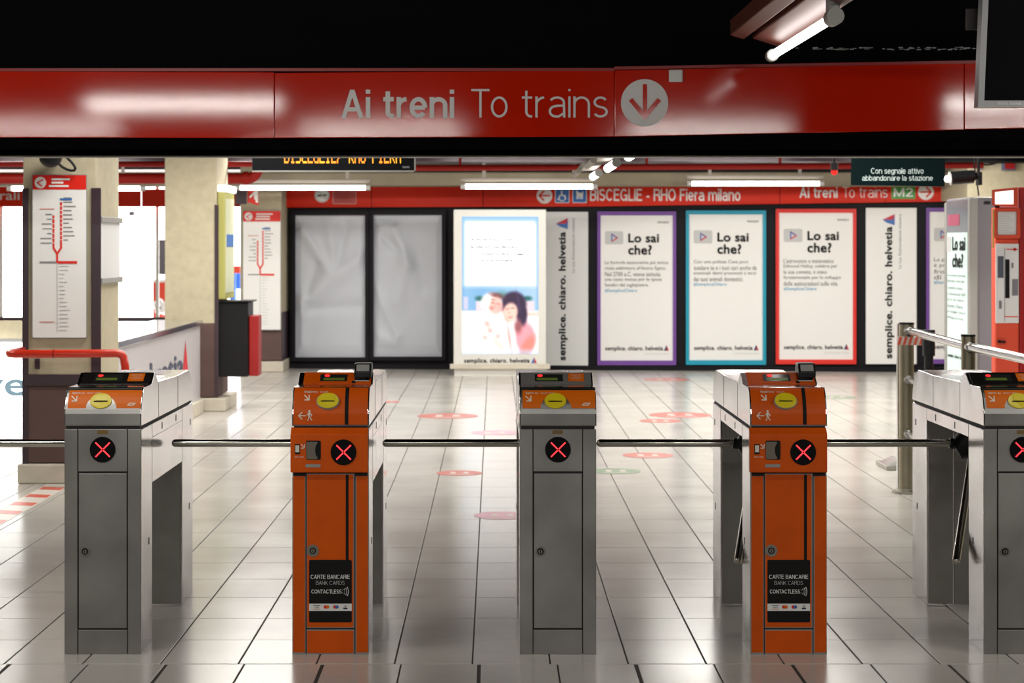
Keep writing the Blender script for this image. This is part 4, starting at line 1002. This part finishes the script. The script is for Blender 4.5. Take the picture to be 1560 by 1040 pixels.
part('play_badge', MB().box(XT-.010, XT-.006, 17.68, 17.84, py2z(384), py2z(360)), MATS['badge_grey'], t)
part('camera_dot', MB().box(XT+.12, XT+.17, 16.985, 17.0, ztop-.06, ztop-.035), M_blackmet, t)
# ticket machine
D = Plane(15.0)
t = thing('ticket_machine', (4.3, 15, 0), 'coral red ticket machine with a lit header and white panel at the right edge', 'machine')
xl_, xr_ = P(1516, 0, 15).x, P(1640, 0, 15).x; zt = zp(316, 15)
part('body', MB().box(xl_, P(1552.5, 0, 15).x, 15.0, 15.12, .02, zt), M_vend, t, bev=.012)
part('body_side', MB().box(P(1553, 0, 15).x, xr_, 15.0, 15.6, 0, zp(285, 15)), M_vend2, t, bev=.01, label='dark red cladding beside the front')
mb = MB(); ppoly(mb, D, [(1511, 289), (1550.5, 285), (1550.5, 315), (1511, 313)], .05, 0, .08); part('header', mb, M_vend, t)
mb = MB(); ppoly(mb, D, [(1516, 292.5), (1544, 289.5), (1544, 311), (1516, 311)], .055, 0, .01); part('lit_header', mb, M_shop2, t)
mb = MB(); 
for r_ in ((1515, 317, 1554, 321), (1515, 358, 1554, 363), (1515, 321, 1519.5, 358), (1549, 321, 1554, 358)): pbox(mb, D, *r_, .03, 0)
part('notice_frame', mb, M_vend, t, bev=.004)
mb = MB(); pbox(mb, D, 1520, 322, 1548.5, 357.5, .012, 0); n_ = part('notice', mb, M_postgrey, t)
mb = MB(); 
for i in range(8): pbox(mb, D, 1522, 325+i*3.6, 1545-(i*7) % 10, 326+i*3.6, .014, .012)
part('notice_text', mb, M_lgrey, n_, kind='stuff')
mb = MB(); pbox(mb, D, 1516.5, 371, 1552, 492, .015, 0); pn = part('control_panel', mb, M_vendp, t, bev=.004, label='white control panel')
mb = MB(); pbox(mb, D, 1520, 390, 1529, 423, .02, .0); part('screen', mb, mat('dull_screen', s2l(88, 92, 104), .2), pn)
mb = MB(); pbox(mb, D, 1531.5, 395, 1538, 454, .02, .0); part('slot_column', mb, M_blackmet, pn)
mb = MB(); pbox(mb, D, 1530.2, 377, 1531, 490, .017, 0); pbox(mb, D, 1541, 400, 1544, 408, .02, 0); pbox(mb, D, 1542, 425, 1551, 450, .02, 0); pbox(mb, D, 1522, 458, 1526, 470, .02, 0); part('fittings', mb, M_grey, pn)
mb = MB(); pbox(mb, D, 1530, 481.5, 1551, 483, .018, 0); pbox(mb, D, 1533, 379, 1551, 380.5, .018, 0); pbox(mb, D, 1544, 377.5, 1548, 382, .018, 0); part('red_lines', mb, M_redb, pn)
mb = MB(); pbox(mb, D, 1520, 518, 1524, 522, .03, 0); pbox(mb, D, 1524, 519, 1532, 522, .02, 0); part('latch', mb, M_blackmet, t)
mb = MB(); pbox(mb, Plane(14.98), 1512, 318, 1514.5, 378, .01, 0); solo('yellow_strip', mb, M_yel2, 'thin yellow strip at the left edge of the ticket machine', 'strip')

# ---------------------------------------------------------------- steel barrier rail on the right
XR = 2.645
t = thing('barrier_railing', (XR, 11.5, 0), 'steel tube barrier railing with two posts in front of the ticket machine', 'railing')
def bpost(d, px, r, top):
    x = (px-CX)/F*d
    p = part('post', MB().tube([(x, d, .0), (x, d, top)], r, 24), M_olive, t)
    part('cap', MB().tube([(x, d, top), (x, d, top+.012)], r*1.04, 24), M_blackmet, p)
    part('base_flange', MB().tube([(x, d, .002), (x, d, .016)], r*2.0, 28).tube([(x, d, .016), (x, d, .03)], r*1.25, 24), M_keymet, p)
    return x
xa_ = bpost(12.9, 1381, .047, 1.09); xb_ = bpost(10.9, 1475, .038, 1.105)
for z, n_ in ((1.05, 0), (.735, 1), (.385, 2)):
    part('rail', MB().tube([(xa_+.01, 12.86, z), (xb_, 10.9, z)], .025, 16), M_railst, t)
    for (x, d, rr) in ((xa_, 12.83, .031), (xb_, 10.93, .031), (xb_+.0, 10.85, .031)): part('socket', MB().tube([(x, d-.02, z), (x, d+.02, z)], rr, 16), M_railst, t)
    part('rail', MB().tube([(xb_, 10.86, z), (2.60, 9.3, z)], .025, 16), M_railst, t)
xs = (1368.5-CX)/F*13.0
part('side_strip', MB().box(xs-.009, xs+.009, 12.98, 13.02, 0, 1.09), M_railst, t, bev=.003)
# striped tape on the post
D = Plane(12.845)
t = thing('barrier_tape', D(1386, 525), 'short red and white striped tape wrapped on the far railing post', 'tape')
mb = MB(); ppoly(mb, D, [(1367, 512), (1404, 514), (1404, 526), (1367, 525)], 0, 0, .004); part('band', mb, M_rail_white, t)
for i in range(5):
    x = 1367+i*8.2; mb = MB(); ppoly(mb, D, [(x, 525), (min(x+4, 1404), 525.3), (min(x+7.5, 1404), 513.5), (min(x+3.5, 1404), 512.7)], .003, 0, .002); part('stripe', mb, M_haz, t)
# belt stanchion behind and stanchion foot
x = (1415-CX)/F*14.6
t = thing('belt_stanchion', (x, 14.6, 0), 'black belt stanchion behind the railing post', 'stanchion')
part('head', MB().tube([(x, 14.6, .79), (x, 14.6, .98)], .045, 20), M_blackmet, t)
part('pole', MB().tube([(x, 14.6, .03), (x, 14.6, .79)], .033, 16), M_blackmet, t)
part('base', MB().tube([(x, 14.6, 0), (x, 14.6, .03)], .16, 28), M_blackmet, t)
c = P(1366, 712, 14.35); t = thing('stanchion_foot', (c.x, 14.35, 0), 'flat steel wedge foot on the floor left of the far railing post', 'base')
part('wedge', MB().prism([(14.15, 0), (14.55, 0), (14.55, .03), (14.15, .03)], P(1342, 0, 14.35).x, P(1392, 0, 14.35).x), M_keymet, t, bev=.008)
part('hub', MB().slab([(P(1346, 0, 14.3).x, 14.2, .03), (P(1366, 0, 14.3).x, 14.2, .03), (P(1366, 0, 14.3).x, 14.2, .075)], (0, .25, 0)), M_railst, t)

# ================================================================ TURNSTILES
_G[0] = True
D0 = 7.83; HW = .1505
LIDPROF = [(0, .897), (0, .945), (.004, .962), (.012, .985), (.024, 1.008), (.038, 1.027), (.050, 1.038), (.064, 1.0455), (.236, 1.0456), (.312, 1.087), (.322, 1.087), (.388, 1.044), (.912, 1.036), (1.217, 1.041), (1.300, 1.000), (1.334, .94), (1.342, .897)]
def lidface(z):     # how far back the curved nose is at height z
    for (y0, z0), (y1, z1) in zip(LIDPROF, LIDPROF[1:]):
        if z0 <= z <= z1 and z1 > z0: return y0+(y1-y0)*(z-z0)/(z1-z0)
    return 0.
def nose(x, z, off): return Vector((x, lidface(z)-off*.8, z+off*.6))
def nslab(mb, pts, off, m=0, t=.003):     # outline on the nose in (x, z)
    k = (len(mb.f) % 5)*.0001; off += k; t += k
    a = [nose(x, z, off) for x, z in pts]; b = [nose(x, z, off-t) for x, z in pts]; n = len(a)
    mb.add(a+b, [tuple(range(n)), tuple(range(2*n-1, n-1, -1))]+[(i, n+i, n+(i+1) % n, (i+1) % n) for i in range(n)], m)
def ngrid(mb, x0, x1, z0, z1, off, m=0, nz=9, cut=None, nx=40):   # curved label on the nose, optional elliptical cut out
    ok = lambda x, z: not (cut and ((x-cut[0])/cut[2])**2+((z-cut[1])/cut[3])**2 < 1)
    for i in range(nx):
        xa_, xb_ = x0+(x1-x0)*i/nx, x0+(x1-x0)*(i+1)/nx; xm = (xa_+xb_)/2; lo = z0; hi = z1
        if cut and abs(xm-cut[0]) < cut[2]: 
            lo = max(z0, cut[1]+cut[3]*math.sqrt(1-((xm-cut[0])/cut[2])**2))
        if hi-lo < 1e-4: continue
        zs = [lo+(hi-lo)*k/nz for k in range(nz+1)]
        vs = [nose(xa_, z, off) for z in zs]+[nose(xb_, z, off) for z in zs]
        mb.add(vs, [(k, nz+1+k, nz+2+k, k+1) for k in range(nz)], m)
def ntext(mb, s_, x0, z0, x1, z1, off, w_=0., m=0): text(mb, s_, lambda u, v: nose(x0+(x1-x0)*u, z0+(z1-z0)*v, off), w_, m, 2)
def disp(x, k, off):   # point on the sloping display face, k from 0 (bottom) to 1 (top)
    n = Vector((0, -(1.087-1.0456), .312-.236)).normalized()
    return Vector((x, .236+.076*k, 1.0456+.0414*k))+n*off
def dslab(mb, x0, x1, k0, k1, off, m=0, t=.004):
    mb.hexa([disp(x0, k0, off), disp(x1, k0, off), disp(x1, k1, off), disp(x0, k1, off)], [disp(x0, k0, off-t), disp(x1, k0, off-t), disp(x1, k1, off-t), disp(x0, k1, off-t)], m)
_MC = {}
def tp(root, name, key, build, mats, bev=0., label=None, kind=None, segs=2):
    k = (name, root.name.split('.')[0], key)
    if k not in _MC:
        mb = MB(); build(mb); _MC[k] = mesh(name, mb, mats, (0, 0, 0), bev, segs)
    o = link(name, _MC[k], root); kind = kind or ('stuff' if name in ('printing', 'print', 'card_logos', 'side_latch', 'seam_line') else None); tag(o, label, None, None, kind); return o
def frontbox(mb, x0, x1, z0, z1, y0=-.0, y1=.006, m=0): mb.box(x0, x1, y0, y1, z0, z1, m)
def turnstile(px, orange, label, dark_reflection, lean=-.1):
    K = 'o' if orange else 's'
    X = (px-CX)/F*D0
    R = thing('turnstile', (X, D0, 0), label, 'turnstile', 'ticket gates in a row')
    mf = M_orange if orange else M_front
    # body
    tp(R, 'front_leg', K, lambda b: b.box(-HW, HW, .007, .256, 0, .883), M_side, bev=.004)
    tp(R, 'front_backing', K, lambda b: b.box(-HW+.006, HW-.006, .0045, .012, .004, .885), M_dark)
    tp(R, 'rear_leg', K, lambda b: b.box(-HW, HW, 1.037, 1.342, 0, .883), M_side, bev=.004)
    tp(R, 'rear_leg_panel', K, lambda b: b.box(-.142, -.035, 1.030, 1.037, .012, .83).box(-.029, .142, 1.030, 1.037, .012, .83), mat_inner, bev=.002)
    tp(R, 'crossbar', K, lambda b: b.box(-HW, HW, .256, 1.037, .828, .883), M_side, bev=.003)
    tp(R, 'side_skirt', K, lambda b: b.box(HW-.02, HW, .256, 1.037, .645, .828), M_side, bev=.002)
    tp(R, 'gasket', K, lambda b: b.box(-HW+.006, HW-.006, .006, 1.335, .883, .898), M_dark)
    # front plates
    if orange:
        edge = M_plastic
        for x0, x1 in ((-HW, -.098), (.098, HW)):
            o = tp(R, 'front_strip', (K, x0), lambda b, x0=x0, x1=x1: b.box(x0, x1, 0, .007, 0, .70), edge, bev=.0015)
            tp(o, 'paint_field', (K, x0), lambda b, x0=x0, x1=x1: b.box(x0+.004, x1-.003, -.0015, .001, .008, .70), M_orange)
        d = tp(R, 'door', K, lambda b: b.box(-.094, .094, -.001, .007, .103, .712), edge, bev=.0015)
        tp(d, 'paint_field', K, lambda b: b.box(-.0915, .0895, -.0025, 0, .107, .707), M_orange, label='orange door face')
        tp(d, 'black_stripe', K, lambda b: b.box(.060, .0715, -.0030, -.002, .36, .707), M_blackprint)
        k = tp(R, 'kick_panel', K, lambda b: b.box(-.094, .094, 0, .007, .0, .097), edge, bev=.0015)
        tp(k, 'paint_field', K, lambda b: b.box(-.0915, .0895, -.0015, .001, .006, .093), M_orange)
    else:
        for x0, x1 in ((-HW, -.0995), (.0985, HW)):
            tp(R, 'front_strip', (K, x0), lambda b, x0=x0, x1=x1: b.box(x0, x1, 0, .007, 0, .885), M_front, bev=.0015)
        d = tp(R, 'door', K, lambda b: b.box(-.0945, .0945, -.001, .007, .103, .711), M_front, bev=.002)
        tp(R, 'kick_panel', K, lambda b: b.box(-.0965, .0960, 0, .007, 0, .096), M_front, bev=.0015)
        tp(R, 'upper_panel', K, lambda b: b.box(-.0965, .0960, 0, .007, .719, .885), M_front, bev=.0015)
        tp(R, 'name_plate', K, lambda b: b.slab([Vector((x, 0, z)) for x, z in rrect(-.022, .866, .020, .881, .004)], (0, -.0012, 0)), M_brownlabel)
    # lock
    lx, lz = (-.069, .405) if not orange else (-.069, .408)
    lk = tp(R, 'lock', K, lambda b: b.disc((lx, -.002, lz), .0195 if not orange else .024, .003, 28), M_keymet)
    tp(lk, 'lock_core', K, lambda b: b.disc((lx, -.005, lz), .013, .002, 24, 1).disc((lx, -.007, lz), .008, .003, 20, 0).box(lx-.0018, lx+.0018, -.0112, -.0098, lz-.005, lz+.005, 1), [M_keymet, M_blackmet])
    # indicator
    ix, iz, ry = (.0, .805, 0.0) if not orange else (.053, .797, -.022)
    ind = tp(R, 'indicator', K, lambda b: b.disc((ix, ry, iz), .0505 if orange else .0505, .005, 40), M_blackgloss)
    def dots_(b):
        s_ = .0262
        for sx_, sz_ in ((1, 1), (1, -1), (-1, 1), (-1, -1)):
            for i in range(6):
                t_ = .16+.84*i/5; b.disc((ix+sx_*s_*t_+.0008, ry-.005, iz+sz_*s_*t_), .0029, .0015, 10)
    tp(ind, 'red_cross', K, dots_, M_led, label='red cross of small lights', kind='stuff')
    # lid
    lid = tp(R, 'lid', K, lambda b: b.prism(LIDPROF, -HW-.001, HW+.001), M_side, bev=.0025)
    if orange:
        tp(lid, 'nose_panel', K, lambda b: ngrid(b, -.146, .146, .902, 1.043, .0015, 0, 16), M_orange)
        tp(lid, 'black_stripe', K, lambda b: ngrid(b, .056, .0705, .902, 1.043, .0025, 0, 16, nx=2), M_blackprint)
        tp(lid, 'display_panel', K, lambda b: (dslab(b, -.130, .144, .03, .985, .002)), M_orange)
        tp(lid, 'stripe_link', K, lambda b: dslab(b, .066, .082, .04, .25, .0028, 0, .002), M_blackprint)
        tp(lid, 'top_panel', K, lambda b: b.hexa([(-.140, .40, 1.0455), (.140, .40, 1.0455), (.140, .91, 1.0388), (-.140, .91, 1.0388)], [(-.140, .40, 1.042), (.140, .40, 1.042), (.140, .91, 1.034), (-.140, .91, 1.034)]).hexa([(-.140, .915, 1.0385), (.140, .915, 1.0385), (.140, 1.2, 1.0432), (-.140, 1.2, 1.0432)], [(-.140, .915, 1.034), (.140, .915, 1.034), (.140, 1.2, 1.038), (-.140, 1.2, 1.038)]), M_orangemet)
    else:
        lab = tp(lid, 'orange_label', K, lambda b: ngrid(b, -.139, .148, .966, 1.034, .0015, 0, 8, (-.008, .965, .060, .052), 60), M_orangelab)
    # yellow ticket slot
    yx, yz = (-.010, .993) if not orange else (-.011, .990)
    def ydisc(b, rx, rz, off, t_, m=0):
        nslab(b, [(yx+rx*math.cos(a*math.pi/20), yz+rz*math.sin(a*math.pi/20)) for a in range(40)], off, m, t_)
    yd = tp(R, 'ticket_slot', K, lambda b: ydisc(b, .0425, .0285, .014 if orange else .006, .008 if orange else .006), M_yellow, label='yellow oval ticket slot')
    if orange: tp(yd, 'slot_collar', K, lambda b: (ydisc(b, .046, .030, .010, .012), ), M_plastic)
    oo = .0148 if orange else .0068
    tp(yd, 'slot_opening', K, lambda b: (nslab(b, [(yx-.027, yz-.0045), (yx+.027, yz-.0045), (yx+.027, yz-.0010), (yx-.027, yz-.0010)], oo, 0, .001)), M_blackprint)
    tp(yd, 'slot_flap', K, lambda b: nslab(b, [(yx-.020, yz+.001), (yx+.026, yz+.001), (yx+.026, yz+.017), (yx-.020, yz+.017)], oo, 0, .0012), M_yellow)
    # prints on the nose
    def prints(b):
        o_ = .0032
        if orange:
            ntext(b, 'Biglietto', -.106, 1.0225, -.053, 1.0315, o_, .012); ntext(b, 'Ticket', -.046, 1.0235, -.012, 1.0315, o_)
            for q in thick_line([(-.104, 1.015), (-.087, .998)], .0042)+thick_line([(-.086, 1.015), (-.086, .997), (-.103, .997)], .0042): nslab(b, q, o_, 0, .0006)
            for q in thick_line([(-.124, .936), (-.098, .936)], .0036)+thick_line([(-.112, .949), (-.125, .936), (-.112, .923)], .0036): nslab(b, q, o_, 0, .0006)
            hx = -.083
            nslab(b, [(hx+.0042*math.cos(a*.6), .9545+.0042*math.sin(a*.6)) for a in range(10)], o_, 0, .0006)
            for q in thick_line([(hx, .948), (hx-.001, .935)], .0075)+thick_line([(hx-.002, .947), (hx-.009, .939)], .003)+thick_line([(hx+.002, .947), (hx+.009, .941), (hx+.009, .935)], .003)+thick_line([(hx-.002, .936), (hx-.002, .928), (hx-.006, .918)], .0035)+thick_line([(hx+.001, .936), (hx+.004, .927), (hx+.010, .919)], .0035): nslab(b, q, o_, 0, .0006)
        else:
            ntext(b, 'Biglietto qui', -.127, 1.018, -.078, 1.027, o_, .012); ntext(b, 'TICKET HERE', -.068, 1.019, -.012, 1.026, o_)
            for q in thick_line([(-.126, 1.011), (-.107, .994)], .0042)+thick_line([(-.106, 1.011), (-.106, .993), (-.123, .993)], .0042): nslab(b, q, o_, 0, .0006)
            nslab(b, [(.094, .9755), (.120, .9755), (.129, .986), (.103, .986)], o_, 0, .0006)
    tp(lid, 'printing', K, prints, M_cream)
    if not orange: tp(lid, 'company_mark', K, lambda b: nslab(b, [(.100, .979), (.117, .979), (.121, .9828), (.104, .9828)], .0038, 0, .0006), M_orangelab)
    # display
    fm = mat_darkrefl if dark_reflection else M_side
    if not orange: tp(lid, 'nose_plate', K, lambda b: ngrid(b, -.147, .147, .901, 1.042, .0008, 0, 16), M_front)
    if not orange and not dark_reflection: tp(lid, 'display_fascia', 'l', lambda b: dslab(b, -.143, .143, .0, .99, .0014), mat_litsteel)
    if dark_reflection: tp(lid, 'display_fascia', 'd', lambda b: dslab(b, -.138, .143, .0, .99, .0018), fm)
    ds = tp(R, 'display', K, lambda b: dslab(b, -.085 if not orange else -.064, .028 if not orange else .046, .22, .80, .0030), M_darkglass)
    x0 = -.078 if not orange else -.050
    tp(ds, 'lcd_strip', K, lambda b: dslab(b, x0, x0+.085, .28, .48, .0040, 0, .002), M_lcd)
    tp(ds, 'red_light', K, lambda b: b.add([disp(x0+.014+.011*math.cos(a*.52), .66+.10*math.sin(a*.52), .0044) for a in range(12)], [tuple(range(12))]), M_led2)
    if orange:
        st = tp(R, 'contactless_sticker', K, lambda b: dslab(b, .076, .136, .20, .80, .0030, 0, .002), M_blackprint)
        tp(st, 'print', K, lambda b: (dslab(b, .076, .136, .20, .27, .0036, 0, .001), text(b, 'CARTE BANCARIE', lambda u, v: disp(.081+.05*u, .56+.07*v, .0036), .01, 0, 1), text(b, 'CONTACTLESS', lambda u, v: disp(.081+.042*u, .38+.07*v, .0036), .01, 0, 1)), M_lgrey)
        rd = tp(R, 'card_reader', K, lambda b: b.prism([(.24, 1.072), (.24, 1.095), (.262, 1.128), (.33, 1.128), (.345, 1.08), (.345, 1.06)], .076, .146), M_blackmet, bev=.003)
        tp(rd, 'reader_window', K, lambda b: b.hexa([(.085, .2395, 1.098), (.137, .2395, 1.098), (.137, .2565, 1.1235), (.085, .2565, 1.1235)], [(.085, .247, 1.096), (.137, .247, 1.096), (.137, .263, 1.1215), (.085, .263, 1.1215)]).box(.085, .137, .264, .325, 1.127, 1.1295), M_plastic)
        # reader module below the lid
        md = tp(R, 'reader_module', K, lambda b: b.hexa([(-HW-.005, -.024, .717), (HW-.002, -.024, .717), (HW-.002, -.024, .868), (-HW-.005, -.024, .868)], [(-HW-.005, .01, .717), (HW-.002, .01, .717), (HW-.002, .01, .893), (-HW-.005, .01, .893)]), M_orange, bev=.004, segs=3)
        tp(md, 'reader_recess', K, lambda b: b.slab([Vector((x, -.0245, z)) for x, z in rrect(-.094, .768, -.036, .843, .006)], (0, -.001, 0)).slab([Vector((x, -.0255, z)) for x, z in rrect(-.093, .770, -.049, .838, .005)], (0, -.001, 0), 1).add([Vector((-.046+.012*math.cos(a*.15+1.5), -.0268, .805+.028*math.sin(a*.15+1.5))) for a in range(22)], [tuple(range(22))], 0), [M_blackmet, mat_recess])
        tp(md, 'phone_icon', K, lambda b: b.box(-.138, -.118, -.0255, -.024, .790, .829, 1).box(-.1355, -.1205, -.0262, -.0250, .797, .824, 0), [mat_iconwhite, M_blackprint])
        def mini(b):
            text(b, 'QR Code', lambda u, v: Vector((-.139+.036*u, -.0254, .776+.006*v)), .01, 0, 1)
            for q in thick_line([(-.113, .828), (-.101, .814)], .003)+thick_line([(-.1, .828), (-.1, .813), (-.113, .813)], .003): b.slab([Vector((x, -.0246, z)) for x, z in q], (0, -.001, 0))
        tp(md, 'printing', K, mini, M_cream)
        tp(md, 'grey_plate', K, lambda b: b.slab([Vector((x, -.0245, z)) for x, z in rrect(-.096, .738, -.037, .750, .002)], (0, -.001, 0)), M_plastic)
        # contactless notice on the door
        def zz(py): return (996-py)/387.4
        def xx(px_): return (px_-503)/387.4+.0
        nb = tp(R, 'bank_card_notice', K, lambda b: b.slab([Vector((x, -.0028, z)) for x, z in rrect(xx(470.5), zz(947), xx(535.5), zz(852), .006)], (0, -.0008, 0)), M_blackprint)
        def nt_(b):
            at_ = lambda x0, y0, x1, y1: (lambda u, v: Vector((xx(x0)+(xx(x1)-xx(x0))*u, -.0042, zz(y1)+(zz(y0)-zz(y1))*v)))
            text(b, 'CARTE BANCARIE', at_(473, 874.5, 532.5, 881), .014, 0, 3)
            text(b, 'CONTACTLESS', at_(474, 897, 520, 903.2), .014, 0, 3)
            cx_, cy_ = xx(518), zz(900)
            for r_ in (.011, .018, .025, .032):
                for q in thick_line([(cx_+r_*math.cos(a), cy_+r_*1.05*math.sin(a)) for a in [-.52+.13*i for i in range(9)]], .0032): b.slab([Vector((x, -.0037, z)) for x, z in q], (0, -.0005, 0))
            b.box(xx(470.5), xx(535.5), -.0045, -.003, zz(929.5), zz(918.5))
            text(b, 'BANK CARDS', at_(481, 884, 524.5, 890), 0, 1, 3)
        tp(nb, 'printing', K, nt_, [M_white, M_lgrey])
        def cards(b):
            at_ = lambda x0, y0, x1, y1: (lambda u, v: Vector((xx(x0)+(xx(x1)-xx(x0))*u, -.0052, zz(y1)+(zz(y0)-zz(y1))*v)))
            text(b, 'VISA', at_(479, 923, 486, 925.5), .01, 0, 2); b.box(xx(477), xx(487.5), -.0052, -.0046, zz(921.8), zz(920.8), 0); b.box(xx(477), xx(487.5), -.0052, -.0046, zz(927.5), zz(926.8), 2)
            b.disc((xx(495.3), -.0046, zz(923.5)), .0068, .0006, 16, 1); b.disc((xx(498.6), -.0048, zz(923.5)), .0068, .0006, 16, 2)
            b.disc((xx(509.7), -.0046, zz(923.5)), .0068, .0006, 16, 1); b.disc((xx(513), -.0048, zz(923.5)), .0068, .0006, 16, 3)
            text(b, 'V', at_(524, 920.5, 527.5, 924), .02, 0, 2); b.box(xx(522.7), xx(529), -.0052, -.0046, zz(926.8), zz(924.6), 0)
        tp(nb, 'card_logos', K, cards, [M_tridark, M_redb, M_orangelab, M_triblue])
    else:
        st = tp(R, 'notice_label', K, lambda b: dslab(b, .050, .115, .22, .88, .0034, 0, .002), M_orangelab)
        tp(st, 'printing', K, lambda b: [text(b, s_, lambda u, v, a=a, w_=w_: disp(.083-w_/2+w_*u, a+.07*v, .0038), .008, 0, 1) for s_, a, w_ in (('Inserisci e ritira', .70, .044), ('il biglietto', .58, .030), ('Insert and remove', .46, .054), ('the ticket', .35, .032))], M_cream)
    # locking screws on the sides
    def screws(b):
        for xs_ in (-HW-.0012, HW+.0002):
            for (yy_, zz_) in ((.18, .42), (1.24, .42), (1.27, .80), (.86, .855), (.50, .855)):
                b.box(xs_, xs_+.001, yy_-.006, yy_+.006, zz_-.014, zz_+.014)
    tp(R, 'side_latch', K, screws, M_blackmet)
    tp(R, 'seam_line', K, lambda b: [b.box(xs_, xs_+.0008, y_, y_+.0015, z0_, z1_) for xs_ in (-HW-.0006, HW-.0002) for y_, z0_, z1_ in ((.256, .645, .883), (1.037, .645, .883))]+[b.box(xs_, xs_+.0008, y_, y_+.002, .899, z1_) for xs_ in (-HW-.0018, HW+.001) for y_, z1_ in ((.405, 1.04), (.905, 1.034))], M_greyprint)
    # tripod
    hy, hz = .62, .768; hx_ = -.045
    hub = tp(R, 'tripod_hub', K, lambda b: b.tube([(-.115, hy, hz-.035), (-.09, hy, hz-.02), (-.02, hy, hz+.05), (.03, hy, hz+.06)], .040, 24, 0, .085).box(-.07, .08, hy-.07, hy+.07, .80, .83), M_blackmet)
    tp(R, 'tripod_arm', (K, 0), lambda b: b.tube([(-.13, hy, hz), (-.70, hy, hz), (-.712, hy, hz)], .0165, 20).sphere((-.71, hy, hz), .016, 14), M_chrome, label='level steel arm barring the lane')
    tp(R, 'arm_socket', K, lambda b: b.tube([(-.06, hy, hz-.01), (-.145, hy, hz)], .023, 20), M_blackmet)
    tp(R, 'tripod_arm', (K, lean), lambda b: b.tube([(-.06, hy-.05, hz-.04), (lean, hy-.34, .325)], .0165, 20).sphere((lean, hy-.34, .325), .0162, 14), M_chrome, label='lowered steel arm')
    return R
mat_litsteel = mat('lit_steel_grey', (.24, .23, .22), .5, .3)  # scattered lamp light on the display steel, put into a grey base colour
mat_inner = mat('inner_panel_steel', (.30, .29, .27), .45, 1., noise=.1)
mat_darkrefl = mat('dark_reflection_steel', (.012, .010, .010), .15)  # dark surroundings mirrored in the display steel, painted in as near-black
mat_recess = mat('recess_plate', s2l(125, 118, 108), .4, .5)
mat_iconwhite = mat('icon_white', (.7, .68, .62), .5)
g = 'ticket gates in a row'
turnstile(156.5, False, 'brushed steel ticket gate standing left of both orange gates', True)
turnstile(503.5, True, 'orange ticket gate standing between the two leftmost steel gates', False)
turnstile(850, False, 'brushed steel ticket gate in the middle, between the two orange gates', False)
turnstile(1201.5, True, 'orange ticket gate standing right of the middle steel gate', False, -.165)
turnstile(1557.5, False, 'brushed steel ticket gate cut off by the right edge', True, -.195)
